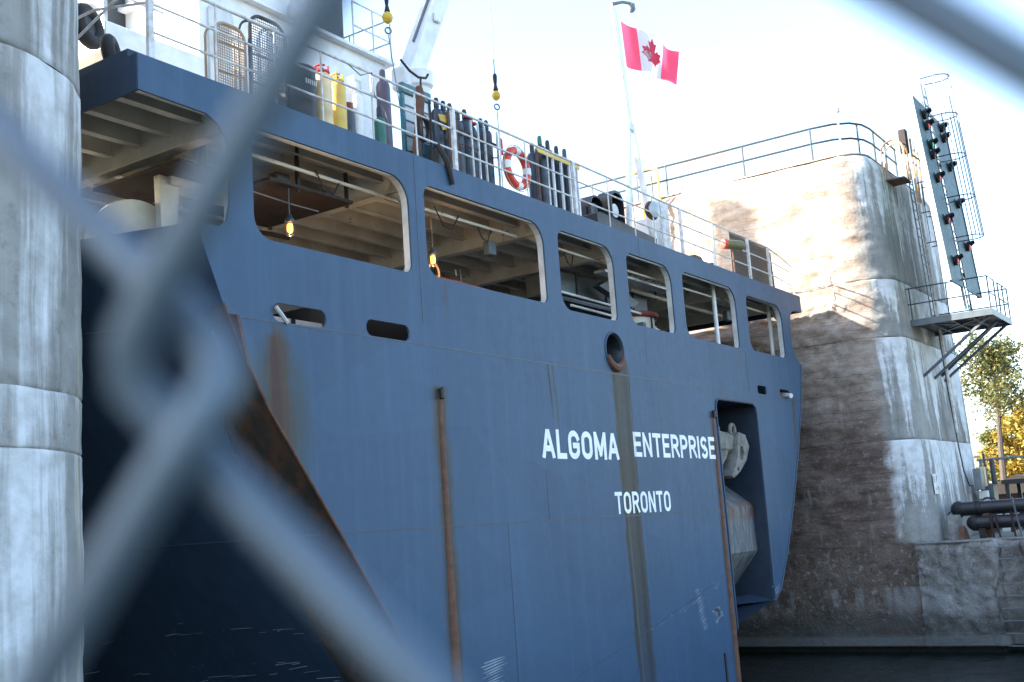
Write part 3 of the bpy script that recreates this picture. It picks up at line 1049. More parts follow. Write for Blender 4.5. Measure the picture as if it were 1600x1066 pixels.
def letters(word, x0, x1, z0, h, th, sx):
    ws = [GL[c][1] * sx + th for c in word]
    gap = (x1 - x0 - sum(ws)) / max(1, len(word) - 1)
    x = x0
    for c, wd in zip(word, ws):
        mb = MB()
        hh = h - th
        for q, st in enumerate(GL[c][0]):
            f = lambda a, b, q=q: (x + th / 2 + a * sx, Y0 - 0.004 - 0.002 * q, z0 + th / 2 + b * hh)
            pts = [(a, b) for a, b in st]
            # work in metres so that strokes keep an even width
            mp = [(x + th / 2 + a * sx, z0 + th / 2 + b * hh) for a, b in pts]
            if c not in 'OS' and len(mp) > 1:   # square ends reach the cap height
                def ext(p, q_):
                    d = Vector((p[0] - q_[0], p[1] - q_[1])).normalized()
                    return (p[0] + d.x * th / 2, p[1] + d.y * th / 2)
                mp = [ext(mp[0], mp[1])] + mp[1:-1] + [ext(mp[-1], mp[-2])]
            ribbon(mb, mp, th, lambda a, b, q=q: (a, Y0 - 0.004 - 0.002 * q, min(max(b, z0), z0 + h)), closed=(c == 'O'))
        mb.build('letter', 'lettering', middle, fix=False)
        x += wd + gap


letters('ALGOMA', 18.21, 21.20, 2.80, 0.565, 0.112, 0.56)
letters('ENTERPRISE', 21.90, 26.13, 2.885, 0.535, 0.098, 0.56)
letters('TORONTO', 20.87, 23.42, 1.685, 0.455, 0.078, 0.42)

# scrapes left by fenders low on the plating: thin strokes of bared pale paint
sc = MB()
rs = random.Random(3)


def stroke(x, z, l, ang, wd):
    dx, dz = cos(ang) * l / 2, sin(ang) * l / 2
    nx, nz = -sin(ang) * wd / 2, cos(ang) * wd / 2
    j = rs.uniform(-0.3, 0.3) * wd
    sc.add([(x - dx - nx, Y0 - 0.003, z - dz - nz), (x - dx * 0.2, Y0 - 0.003, z - dz * .2 - nz * 1.5), (x + dx, Y0 - 0.003, z + dz - nz * 0.3), (x + dx, Y0 - 0.003, z + dz + nz * .3), (x + dx * 0.1 + j, Y0 - 0.003, z + dz * .1 + nz * 1.3), (x - dx, Y0 - 0.003, z - dz + nz)], [(0, 1, 2, 3, 4, 5)])


for i in range(22):
    stroke(24.40 + i * .012 + rs.uniform(-.05, .05), -0.12 - i * 0.043, rs.uniform(.18, .34), rs.uniform(0.06, 0.16), rs.uniform(.006, .016))
for i in range(46):
    stroke(25.42 + rs.gauss(0, .10), -0.74 + rs.gauss(0, .085), rs.uniform(.08, .26), rs.uniform(0.0, 0.5), rs.uniform(.010, .03))
for i in range(9):
    stroke(25.42 + rs.gauss(0, .03), -0.55 + i * .05, rs.uniform(.04, .1), rs.uniform(1.1, 1.6), rs.uniform(.01, .02))
for i in range(17):
    stroke(16.25 + rs.uniform(-.06, .06) - i * .012, -0.62 - i * 0.045, rs.uniform(.35, .75), rs.uniform(0.06, 0.14), rs.uniform(.008, .02))
for i in range(26):
    x_ = 24.1 + rs.uniform(-2.2, 1.6)
    stroke(x_, -0.28 + (x_ - 24.4) * .2 + rs.gauss(0, .05), rs.uniform(.05, .3), .2 + rs.gauss(0, .08), rs.uniform(.004, .010))
for i in range(24):
    stroke(22.25 + rs.gauss(0, .03), -.5 - i * .06, rs.uniform(.03, .07), rs.uniform(.9, 1.8), rs.uniform(.005, .012))
for i in range(10):
    stroke(29.3 + rs.uniform(-.3, .1), -.62 + i * .03, rs.uniform(.15, .4), .45, rs.uniform(.01, .03))
sc.build('paint_scrape', 'scrape', ship, fix=False)['kind'] = 'stuff'

# port quarter: the hull tapers in towards the stern below the deck
KQ = 3.1


def loft(rows, name, mat, parent):
    n = len(rows[0])
    vs = [p for r in rows for p in r]
    fs = [(i * n + j, i * n + j + 1, (i + 1) * n + j + 1, (i + 1) * n + j) for i in range(len(rows) - 1) for j in range(n - 1)]
    return MB().add(vs, fs).build(name, mat, parent)


def qpt(x, z, xs, d):
    s = 1 if xs > x else -1
    return (x + s * d, Y0 + KQ * d, z)


SP, SS = 9.30, 33.45
er = lambda z: 0.10 + 0.30 * max(0, min(1, (4.5 - z) / 3.0)) + 0.04 * noise.noise((z * 1.3, 0, 4))     # rusty edge strip widens downwards
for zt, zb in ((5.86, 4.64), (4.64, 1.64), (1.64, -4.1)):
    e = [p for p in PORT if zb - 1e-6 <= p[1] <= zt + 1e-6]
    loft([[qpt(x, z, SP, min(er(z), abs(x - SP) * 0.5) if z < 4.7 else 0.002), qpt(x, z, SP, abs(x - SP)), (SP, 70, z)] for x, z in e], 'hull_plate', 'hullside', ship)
e = [p for p in PORT if p[1] < 4.9]
fine = []
for (a, b) in zip(e, e[1:]):
    for i in range(6):
        fine.append((a[0] + (b[0] - a[0]) * i / 6, a[1] + (b[1] - a[1]) * i / 6))
loft([[qpt(x, z, SP, 0.0), qpt(x, z, SP, er(z) * 0.5), qpt(x, z, SP, er(z) + 0.002)] for x, z in fine], 'rusty_edge', 'rustedge', ship)
MB().tube([(x, Y0 - 0.01, z) for x, z in fine], 0.022, 6).build('edge_bar', 'rust', ship)
for z in (4.64, 1.64):
    x = [p[0] for p in PORT if abs(p[1] - z) < 1e-3][0]
    a, b = Vector(qpt(x, z, SP, 0.1)), Vector(qpt(x, z, SP, abs(x - SP)))
    MB().bar(a + Vector((-.006, -.002, 0)), b + Vector((-.006, -.002, 0)), 0.012, 0.022).build('weld_seam', 'weld', ship)
# rusted bracket at the top of that edge
MB().prism([[(4.66, 0.0), (4.62, 0.16), (4.45, 0.13), (3.95, 0.02), (4.2, 0.0)]], lambda a, b, d: (10.52 + (4.66 - a) * 0.46 + d, Y0 - b, a), 0.0, 0.05).build('rusted_bracket', 'rust', ship)
# scrapes on the dark quarter
sc2 = MB()
for i in range(60):
    z = rs.choice([-0.32, -0.55, 0.25]) + rs.gauss(0, .07)
    x = 12.55 + (1.64 - z) * 0.752
    d = rs.uniform(0.3, 2.2)
    l = rs.uniform(.03, .14)
    dz = rs.uniform(-.05, .05)
    a, b = Vector(qpt(x, z, SP, d)), Vector(qpt(x, z, SP, d + l))
    o_ = Vector((-.006, -.004, 0))
    t_ = Vector((0, 0, rs.uniform(.005, .012)))
    sc2.add([a + o_, b + o_ + Vector((0, 0, dz)), b + o_ + t_ + Vector((0, 0, dz)), a + o_ + t_], [(0, 1, 2, 3)])
sc2.build('paint_scrape', 'boxgrey', ship, fix=False)['kind'] = 'stuff'
# starboard quarter and side
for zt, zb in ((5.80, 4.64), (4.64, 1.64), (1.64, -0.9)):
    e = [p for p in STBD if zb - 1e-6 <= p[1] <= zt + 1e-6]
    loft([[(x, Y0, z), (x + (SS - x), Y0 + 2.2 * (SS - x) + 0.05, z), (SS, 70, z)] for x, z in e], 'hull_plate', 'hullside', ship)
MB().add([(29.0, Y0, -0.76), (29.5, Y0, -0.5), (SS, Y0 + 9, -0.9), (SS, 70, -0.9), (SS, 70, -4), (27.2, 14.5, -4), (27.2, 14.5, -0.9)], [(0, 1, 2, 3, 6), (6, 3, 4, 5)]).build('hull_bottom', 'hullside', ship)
MB().tube([(x + 0.01, Y0 - 0.005, z) for x, z in STBD], 0.025, 6).build('edge_bar', 'weld', ship)

# anchor pocket
ap = MB()
D = 2.5
ap.add([(PX1, Y0 + 0.036, PZ), (29.0, Y0 + 0.036, -0.76), (29.0, Y0 + D, -0.76), (PX1, Y0 + D, PZ)], [(0, 1, 2, 3)])
ap.add([(PX0, Y0 + 0.036, PZ + .02), (PX1, Y0 + 0.036, PZ + .02), (PX1, Y0 + D, PZ + .02), (PX0, Y0 + D, PZ + .02)], [(0, 1, 2, 3)])
ap.add([(PX0, Y0 + 0.036, PZ), (PX0, Y0 + 0.036, -4), (PX0, Y0 + D, -4), (PX0, Y0 + D, PZ)], [(0, 1, 2, 3)])
ap.add([(PX0, Y0 + D, PZ), (PX1, Y0 + D, PZ), (PX1, Y0 + D, -4), (PX0, Y0 + D, -4)], [(0, 1, 2, 3)])
ap.add([(29.0, Y0 + 0.04, -0.76), (29.0, Y0 + D, -0.76), (26.5, Y0 + D, -1.6), (26.5, Y0 + 0.3, -1.25)], [(0, 1, 2, 3)])
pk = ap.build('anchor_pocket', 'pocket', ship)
bo = MB()
prof = [(Y0 + 1.75, 2.85), (Y0 + 0.42, 1.80), (Y0 + 0.34, 1.70), (Y0 + 0.34, 0.55), (Y0 + 0.42, 0.42), (Y0 + 1.75, -1.15), (Y0 + 2.4, -1.15), (Y0 + 2.4, 2.85)]
bo.prism([prof], YZ, PX0 + 0.01, PX1 - 0.06)
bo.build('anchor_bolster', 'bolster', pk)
# rim of the pocket
rim = MB().tube([(PX0 - .01, Y0 - .01, -1.2), (PX0 - .01, Y0 - .01, PZ - .18), (PX0 + .05, Y0 - .01, PZ - .05), (PX0 + .18, Y0 - .01, PZ + .01), (PX1 - .25, Y0 - .01, PZ + .01), (PX1 - .07, Y0 - .01, PZ - .07), (PX1, Y0 - .01, PZ - .25), (29.0, Y0 - .01, -.7)], 0.028, 6)
rim.build('pocket_rim', 'weld', pk, True)
MB().bar((PX0 + .25, Y0 - .012, PZ + .02), (PX1 - .3, Y0 - .012, PZ + .02), 0.02, 0.05).build('rusty_edge', 'rust', pk)

# decks, beams and what hangs beneath the top deck
YB = 27.0
deck = MB().box(9.14, 33.58, Y0 + 0.04, YB, ZD - 0.06, ZD - 0.005).build('top_deck', 'cream', ship)
MB().box(9.14, 33.58, YB, 70, ZD - 0.06, ZD - 0.005).build('main_deck', 'reddark', ship)
# port and starboard edge bands of the overhanging deck
for x in (9.12, 33.585):
    MB().box(x, x + 0.035, Y0 + 0.036, 60, 7.45, ZD).build('deck_edge_band', 'hullside', ship)
MB().box(9.20, 9.26, Y0 + 0.30, 40, ZD, ZD + 0.17).build('coaming', 'hullside', ship)
MB().box(9.261, 9.45, Y0 + 0.30, Y0 + 0.36, ZD, ZD + 0.17).build('coaming', 'hullside', ship)
MB().box(9.16, 33.55, Y0 + 0.036, Y0 + 0.10, 7.44, 7.452).build('band_flange', 'cream', ship)
# transverse stiffeners under the deck
sp_ = MB().box(9.2, 33.5, 0, 0.016, 7.62, 7.888).box(9.2, 33.5, -0.06, 0.076, 7.605, 7.621)
st0 = sp_.build('deck_stiffener', 'cream', deck)
st0.location = (0, Y0 + 0.75, 0)
for i in range(1, 22):
    dupe(st0, (0, 0.68 * i, 0))
# fore-and-aft girders with a flange and knees at the stern
for xg in (10.82, 14.81, 19.10, 22.02, 24.85, 28.80, 32.1):
    gb = MB()
    gb.box(xg - 0.01, xg + 0.01, Y0 + 0.17, YB, 7.37, 7.888)
    gb.box(xg - 0.11, xg + 0.11, Y0 + 0.17, YB, 7.35, 7.369)
    gi = gb.build('deck_girder', 'cream', deck)
    kn = MB()
    outl = [(Y0 + 0.17, 7.348)] + [(Y0 + 0.72 - 0.55 * cos(radians(a)), 6.80 + 0.548 * sin(radians(a))) for a in range(90, -1, -15)]
    kn.prism([[(a, b) for a, b in outl]], YZ, xg - 0.012, xg + 0.012)
    kn.build('knee', 'cream', gi)
    fl = MB()
    arcp = [(Y0 + 0.72 - 0.55 * cos(radians(a)), 6.80 + 0.548 * sin(radians(a))) for a in range(90, -1, -15)]
    vs = [(xg + sx * 0.11, a, b) for a, b in arcp for sx in (-1, 1)]
    fl.add(vs, [(2 * i, 2 * i + 1, 2 * i + 3, 2 * i + 2) for i in range(len(arcp) - 1)])
    fl.build('knee_flange', 'cream', gi)
# pillars behind the frames
for xa, xb in ((10.66, 11.04), (14.63, 14.99), (18.87, 19.35), (21.73, 22.28), (24.59, 25.15), (28.47, 29.15), (31.85, 32.42)):
    MB().box(xa, xb, Y0 + 0.036, Y0 + 0.16, 5.9, 7.43).build('pillar', 'jamb', ship)
# mooring deck, bulkhead and side frames
MB().box(SP + 1.3, SS - 0.9, Y0 + 0.04, 14.0, 4.46, 4.50).box(SP + 0.1, SS - 0.05, 14.0, YB, 4.46, 4.50).build('mooring_deck', 'palegrey', ship)
MB().box(SP, 29.0, YB, YB + 0.05, 4.5, 7.9).build('bulkhead', 'cream', ship)
for y in (16.5, 20.0, 23.5):
    for x in (9.45, 33.1):
        MB().box(x, x + 0.25, y, y + 0.3, 4.5, 7.9).build('side_pillar', 'cream', ship)
lk = MB().box(12.7, 14.25, 13.2, 13.9, 4.55, 5.20).build('deck_locker', 'white', ship)
MB().box(13.45, 13.53, 13.17, 13.199, 4.55, 5.20).build('locker_strap', 'black', lk)
MB().box(13.05, 13.25, 13.17, 13.199, 4.9, 5.0).build('red_label', 'red', lk)
MB().box(12.4, 15.6, 14.5, 15.0, 4.55, 6.2).build('dark_backing', 'black', ship)  # plain black box added as the shade seen through the first slot
MB().box(14.2, 17.6, 12.4, 14.4, 4.55, 5.55).build('deck_locker', 'black', ship)  # made black: the shade inside the second slot is put into its colour
# white pipes just inside two openings
for (x, z0, z1, y) in ((28.05, 5.6, 7.9, 11.95), (32.0, 5.6, 7.9, 11.95)):
    MB().tube([(x, y, z0), (x, y, z1)], 0.06, 10).build('drain_pipe', 'white', ship, True)
# winch drum end and post seen through the port opening
dz = MB()
dz.prism([[(10.72 + 0.98 * cos(radians(a)), 5.78 + 0.95 * sin(radians(a))) for a in range(0, 360, 9)], [(10.10 + 0.07 * cos(radians(a)), 6.05 + 0.07 * sin(radians(a))) for a in range(0, 360, 30)]], XZ, 13.5, 13.53)
wd = dz.build('winch_flange', 'creamclean', ship)
MB().prism([[(10.88, 7.2), (11.28, 7.2), (11.14, 5.6), (10.94, 5.6)]], XZ, 13.28, 13.40).build('winch_post', 'creamclean', wd)
MB().box(11.05, 12.4, 13.2, 13.6, 7.0, 7.14).build('winch_arm', 'cream', wd)
# rust brown hanging platforms
hpf = MB().box(12.1, 14.0, 12.2, 14.2, 7.06, 7.11)
hpl = hpf.build('hanging_platform', 'rustdark', ship)
for (x, y) in ((12.75, 12.25), (13.95, 12.3), (12.2, 14.1), (13.95, 14.1)):
    MB().box(x - .025, x + .025, y - .025, y + .025, 7.0, 7.89).build('hanger', 'rustdark', hpl)
MB().bevbox(12.35, 12.65, 12.3, 12.5, 7.10, 7.28, .02).build('junction_box', 'black', hpl)
MB().tube([(11.1, 12.4, 6.95), (11.8, 12.35, 6.86), (12.6, 12.3, 6.80), (13.2, 12.25, 6.78)], 0.012, 5).build('cable', 'wiregrey', hpl)
hpf2 = MB().box(10.7, 11.75, 12.6, 14.6, 7.12, 7.17).build('hanging_platform', 'rustdark', ship)
MB().box(11.12, 11.2, 12.6, 12.68, 7.1, 7.89).build('hanger', 'rustdark', hpf2)
# lit deck lamps in wire guards
for (x, z, y) in ((12.49, 6.36, 12.2), (16.10, 6.44, 12.2)):
    hd = MB().lathe([(0.03, 0.22), (0.05, 0.16), (0.075, 0.14), (0.08, 0.09), (0.05, 0.07)], (x, y, z), (0, 0, 1), 12)
    hd.tube([(x, y, z + .2), (x, y, 7.0)], 0.012, 6)
    lampo = hd.build('deck_lamp', 'darksteel', ship, True)
    MB().lathe([(0.036, 0.08), (0.048, 0.03), (0.048, -0.04), (0.028, -0.075), (0.0, -0.08)], (x, y, z), (0, 0, 1), 12).build('bulb', 'bulb', lampo, True)
    gd = MB()
    for a in range(4):
        ca, sa = cos(a * pi / 2 + .4), sin(a * pi / 2 + .4)
        gd.tube([(x + .07 * ca, y + .07 * sa, z + .09), (x + .085 * ca, y + .085 * sa, z), (x + .05 * ca, y + .05 * sa, z - .11), (x, y, z - .135)], 0.006, 4)
    gd.build('wire_guard', 'darksteel', lampo)
    pl = bpy.data.lights.new('lamp_glow', 'POINT')
    pl.energy = 6
    pl.color = (1, .62, .28)
    pl.shadow_soft_size = 0.06
    plo = bpy.data.objects.new('lamp_glow', pl)
    COL.objects.link(plo)
    plo.location = (x, y - .02, z - .22)
MB().box(12.53, 12.58, 12.28, 12.33, 5.2, 6.12).build('stanchion', 'rustdark', ship)
# hose on a hook, red pipe and fluorescent bar by the second opening
MB().tube([(15.4, 12.0, 6.02), (16.6, 12.0, 6.03), (18.4, 12.0, 5.98), (18.7, 12.0, 6.0)], 0.04, 8).build('fire_main', 'reddark', ship, True)
MB().tube([(17.0, 12.25, 5.6), (17.0, 12.25, 6.25), (16.93, 12.25, 6.38), (16.84, 12.25, 6.36), (16.86, 12.25, 6.26)], 0.025, 8).build('hose_hook', 'black', ship, True)
MB().bevbox(16.15, 16.6, 12.3, 12.6, 5.92, 6.14, .03).build('valve_box', 'white', ship)
MB().bevbox(17.1, 17.75, 12.5, 12.8, 5.9, 6.15, .08).build('valve_box', 'white', ship)
MB().bar((17.25, 11.86, 5.92), (18.70, 11.86, 5.90), 0.1, 0.09).build('light_tube', 'white', ship)
# ventilation ducts, cable trays and grating by the next two openings
du = MB().bevbox(21.8, 26.2, 13.0, 13.9, 6.75, 7.28, .03).build('ventilation_duct', 'greysteel', ship)
for x in (22.6, 24.0, 25.4):
    MB().box(x - .03, x + .03, 12.97, 13.93, 6.72, 7.31).build('duct_flange', 'darksteel', du)
MB().bevbox(24.0, 27.4, 14.3, 15.2, 6.35, 6.75, .03).build('ventilation_duct', 'darksteel', ship)
gr = MB()
for i in range(24):
    gr.box(21.0 + i * .12, 21.03 + i * .12, 12.4, 13.9, 6.38, 6.42)
gr.box(20.9, 23.9, 12.4, 12.45, 6.36, 6.44).box(20.9, 23.9, 13.9, 13.95, 6.36, 6.44)
gr.build('walkway_grating', 'darksteel', ship)
for (ya, za, xa, xb) in ((12.2, 6.45, 20.3, 24.6), (12.25, 6.22, 21.0, 25.0)):
    MB().tube([(xa, ya, za), (xb, ya, za - .05)], 0.03, 8).build('pipe_run', 'jamb', ship, True)
tray = MB().box(22.5, 26.0, 12.15, 12.45, 7.18, 7.24)
for i in range(12):
    tray.box(22.6 + i * .28, 22.66 + i * .28, 12.1, 12.5, 7.24, 7.27)
tray.build('cable_tray', 'alu', ship)
MB().prism([[(22.8, 6.95), (24.4, 6.62), (24.75, 6.80), (23.2, 7.12)]], XZ, 12.5, 12.7).build('hanging_panel', 'greysteel', ship)
# pipes, cables and small fittings under the deck
for (xa, xb, y, z, r, m_) in ((11.2, 18.7, 12.05, 7.30, .030, 'cream'), (19.2, 32.0, 12.0, 7.30, .028, 'cream'), (24.9, 32.0, 12.8, 7.2, .05, 'creamclean'), (11.2, 14.6, 14.3, 7.0, .04, 'rustdark')):
    MB().tube([(xa, y, z), ((xa + xb) / 2, y, z - .02), (xb, y, z)], r, 8).build('pipe_run', m_, ship, True)
for (x, y) in ((26.3, 12.8), (27.7, 12.8), (30.2, 12.8)):
    MB().box(x - .02, x + .02, y - .02, y + .02, 7.12, 7.62).build('pipe_hanger', 'rustdark', ship)
for (x, y, q) in ((15.9, 11.95, .5), (17.4, 12.1, .35), (12.9, 12.0, .4), (20.6, 12.1, .3), (26.2, 12.1, .4)):
    MB().tube([(x, y, 7.35), (x + q * .5, y, 7.18 - q * .3), (x + q, y, 7.14 - q * .3), (x + q * 1.6, y + .05, 7.33)], .014, 5).build('cable', 'black', ship)
for (x, y, z) in ((18.1, 12.3, 7.0), (29.9, 12.4, 7.05)):
    MB().bevbox(x - .12, x + .12, y - .08, y + .08, z - .14, z + .14, .02).build('junction_box', 'greysteel', ship)
MB().tube([(16.5 + .16 * cos(a), 12.5, 6.30 + .20 * sin(a)) for a in [i * .5 for i in range(38)]], .02, 6).build('rope_coil', 'orange', ship)
MB().tube([(16.5, 12.5, 6.5), (16.5, 12.5, 7.4)], .012, 5).build('rope', 'orange', ship)
MB().lathe([(.34, 0), (.34, .05), (.15, .06), (.15, .6), (.34, .61), (.34, .66)], (17.9, 13.2, 5.92), (1, .1, 0), 18).build('rope_reel', 'reddark', ship, True)
# cream ventilator drum with a red rim
vd = MB().lathe([(0.62, 5.0), (0.62, 6.36), (0.55, 6.40)], (24.6, 12.75, 0), (0, 0, 1), 28).build('vent_drum', 'creamclean', ship, True)
MB().torus((24.6, 12.75, 6.42), 0.66, 0.07, (0, 0, 1), 28, 8).build('red_rim', 'reddark', vd, True)
MB().bar((24.55, 12.11, 5.0), (24.55, 12.11, 6.36), 0.05, 0.02).build('drum_seam', 'rustdark', vd)
MB().prism([[(24.62, 5.98), (24.78, 6.12), (24.98, 6.08), (24.95, 5.86), (24.70, 5.82)]], XZ, 12.12, 12.16).build('white_patch', 'white', vd)
MB().bevbox(23.9, 24.05, 12.0, 12.2, 5.6, 6.15, .03).build('valve_box', 'greysteel', ship)
# rollers and a bollard at the starboard openings
for (x, r, z) in ((27.6, .35, 5.95), (30.3, .35, 5.98)):
    MB().lathe([(r, -0.6), (r, 0.6)], (x, 12.4, z - .2), (1, 0, 0), 16).build('fairlead_roller', 'black', ship, True)
MB().tube([(31.0, 12.1, 5.3), (31.0, 12.1, 6.15)], 0.12, 10).tube([(31.35, 12.1, 5.3), (31.35, 12.1, 6.12)], 0.1, 10).build('bollard', 'black', ship, True)
# mooring line fitting in the freeing port and a little white pipe at the aftmost slot
MB().tube([(11.40, Y0 - .03, 4.86), (11.50, Y0 - .05, 4.74), (11.62, Y0 - .02, 4.66), (11.72, Y0 + .1, 4.70)], 0.03, 6).build('scupper_fitting', 'jamb', ship, True)
MB().tube([(31.45, Y0 - .16, 4.74), (31.7, Y0 + .3, 4.84)], 0.07, 10).build('drain_spout', 'jamb', ship, True)

# -- railing of the top deck
rl = MB().tube([(9.42, 11.6, 9.16), (20.4, 11.6, 9.16), (31.55, 11.6, 9.16), (32.6, 11.6, 9.02), (33.45, 11.6, 8.86)], 0.024, 8)
rail = rl.build('railing', 'rail', ship, True)
for z in (8.77, 8.37):
    MB().tube([(9.42, 11.6, z), (31.9, 11.6, z - 0.02), (33.45, 11.6, z - .12)], 0.019, 8).build('rail', 'rail', rail, True)
for x in (9.40, 16.14, 20.41, 25.60, 27.54, 29.95, 31.5):
    MB().box(x - .045, x + .045, 11.56, 11.62, ZD - .02, 9.15).build('post', 'rail', rail)
for x in (10.55, 11.7, 12.7, 13.9, 15.05, 17.66, 18.55, 19.4, 21.9, 23.1, 24.1, 33.44):
    MB().tube([(x, 11.6, ZD - .02), (x, 11.6, 9.15)], 0.017, 6).build('post', 'rail', rail)
MB().tube([(9.40, 11.6, 9.16), (9.30, 12.2, 8.95), (9.30, 13.5, 8.5), (9.28, 17, 8.45), (9.28, 30, 8.45)], 0.02, 6).build('rail', 'rail', rail, True)
MB().tube([(9.40, 11.6, 8.78), (9.28, 12.6, 8.95), (9.28, 30, 8.95)], 0.018, 6).build('rail', 'rail', rail, True)
MB().tube([(33.45, 11.6, 8.86), (33.45, 14, 8.86), (33.45, 30, 8.86)], 0.02, 6).build('rail', 'rail', rail, True)

# -- deckhouse
dh = MB().box(12.37, 17.25, 14.0, 32.0, ZD, 11.07).build('deckhouse', 'white', ship)
MB().box(12.37, 15.15, 14.003, 32.0, 11.07, 14.8).build('upper_house', 'white', dh)
MB().box(15.16, 16.25, 14.2, 18.0, 11.12, 14.5).build('dark_casing', 'darksteel', dh)
MB().box(12.2, 17.4, 13.85, 32.0, 11.05, 11.12).build('house_deck', 'white', dh)
MB().box(12.5, 17.0, 22, 32.0, 14.8, 17.0).build('bridge_house', 'white', dh)
MB().bevbox(10.35, 12.36, 13.8, 20.0, 9.12, 9.58, .02).build('side_wing', 'white', dh)
wr = MB()
for z in (10.1, 10.55):
    wr.tube([(10.4, 13.85, z), (10.4, 20, z)], 0.025, 6)
    wr.tube([(10.4, 13.85, z), (11.5, 13.85, z)], 0.025, 6)
wrail = wr.build('wing_rail', 'rail', dh)
for y in (13.85, 14.7, 15.6, 16.5, 18, 19.5):
    MB().box(10.37, 10.44, y, y + .07, 9.58, 10.55).build('post', 'rail', wrail)
MB().box(11.9, 12.36, 15.9, 24, 10.45, 14.6).build('dark_recess', 'darksteel', dh)  # dark box added to stand for a shaded recess in the house side
MB().box(11.1, 12.36, 14.2, 20, ZD, 9.1).build('wing_casing', 'tan', dh)
MB().lathe([(0.16, 0), (0.16, .5), (.22, .55), (.22, .75), (.1, .85)], (10.9, 15.0, 9.58), (0, 0, 1), 16).build('ventilator', 'creamclean', dh, True)
hr_ = MB()
for z in (11.55, 12.05):
    hr_.tube([(16.2, 13.9, z), (17.35, 13.9, z), (17.35, 18, z)], 0.018, 6)
hrl = hr_.build('house_rail', 'rail', dh)
for p in ((16.2, 13.9), (16.8, 13.9), (17.35, 13.9), (17.35, 15), (17.35, 16.2), (17.35, 17.5)):
    MB().tube([(p[0], p[1], 11.1), (p[0], p[1], 12.06)], 0.018, 6).build('post', 'rail', hrl)
# door, ladder frame and fittings on the after wall
MB().prism([rounded(14.75, 15.1, 11.2, 12.9, .1)], XZ, 13.93, 13.998).build('door_frame', 'rail', dh)
MB().lathe([(0.0, 0.0), (0.11, 0.02), (0.16, 0.1), (0.16, 0.26), (0.10, 0.34), (0.07, 0.46), (0.03, .5)], (14.45, 13.75, 10.98), (0, 0, 1), 16).build('flood_light', 'alu', dh, True)
MB().tube([(14.45, 13.75, 11.45), (14.45, 13.99, 11.6)], 0.03, 6).build('lamp_bracket', 'rust', dh)
MB().prism([rounded(12.55, 13.1, 9.0, 10.7, .12)], XZ, 13.95, 13.998).build('weather_door', 'jamb', dh)
MB().tube([(13.3, 13.9, 8.0), (13.6, 13.8, 8.9), (13.9, 13.9, 9.0)], .05, 8).build('yellow_pipe', 'yellow', dh, True)
MB().tube([(11.6, 12.9, 8.0), (11.75, 12.9, 8.35), (12.0, 12.95, 8.62), (12.3, 13.0, 8.68)], .035, 8).build('yellow_pipe', 'yellow', dh, True)
# unseen stack forward, added and sized to cast a shadow on the lock wall
MB().bevbox(18.45, 19.2, 31.5, 32.3, ZD, 23.6, .08).build('shadow_stack', 'hullside', ship)
MB().box(9.4, 12.4, 20.5, 21.0, ZD, 12.0).build('deck_bulkhead', 'reddark', ship)

# -- ensign staff: an A frame with a pole
es = MB()
es.bar((23.52, 12.0, ZD), (24.02, 12.0, 11.0), .13, .10)
es.bar((24.95, 12.0, ZD), (24.16, 12.0, 11.0), .13, .10)
staff = es.build('ensign_staff', 'white', ship)
MB().bevbox(23.97, 24.21, 11.93, 12.07, 10.9, 11.12, .02).build('head_block', 'alu', staff)
MB().tube([(24.10, 12.0, 11.0), (23.72, 12.0, 14.1)], [.045, .035], 10).build('pole', 'white', staff, True)
MB().tube([(24.15, 11.96, 11.0), (23.80, 11.95, 13.95)], .006, 4).build('halyard', 'wiregrey', staff)
la = MB().tube([(23.70, 12.0, 14.08), (24.0, 11.85, 14.20), (24.25, 11.75, 14.22)], [.05, .04, .04], 8)
la.lathe([(.03, .12), (.09, .08), (.10, -.06), (.06, -.12)], (24.27, 11.74, 14.12), (0, 0, 1), 12)
la.build('stern_light', 'boxgrey', staff, True)
for i in range(5):
    MB().bar((23.72 + .04 * i, 11.94, 8.5 + .4 * i), (23.76 + .04 * i, 11.94, 8.56 + .4 * i), .03, .02)

# ------------------------------------------------------------------ things on the ship's deck
def cylinder(x, y, h, r, body, cap, label, group, capr=None, name='gas_cylinder', z=ZD):
    t = thing(name, label, 'gas cylinder', (x, y, z), group)
    hc = 0.20
    hb = h - hc - 0.02
    cr = capr or r * 0.48
    MB().lathe([(r * .96, 0), (r, .02), (r, hb - r * 1.15), (r * .93, hb - r * .72), (r * .72, hb - r * .36), (r * .42, hb - .02), (r * .36, hb + .02)], (x, y, z), (0, 0, 1), 16).build('body', body, t, True)
    MB().lathe([(cr, hb), (cr * 1.05, hb + .02), (cr, hb + hc * .7), (cr * .75, hb + hc * .93), (cr * .3, hb + hc)], (x, y, z), (0, 0, 1), 12).build('cap', cap, t, True)
    return t


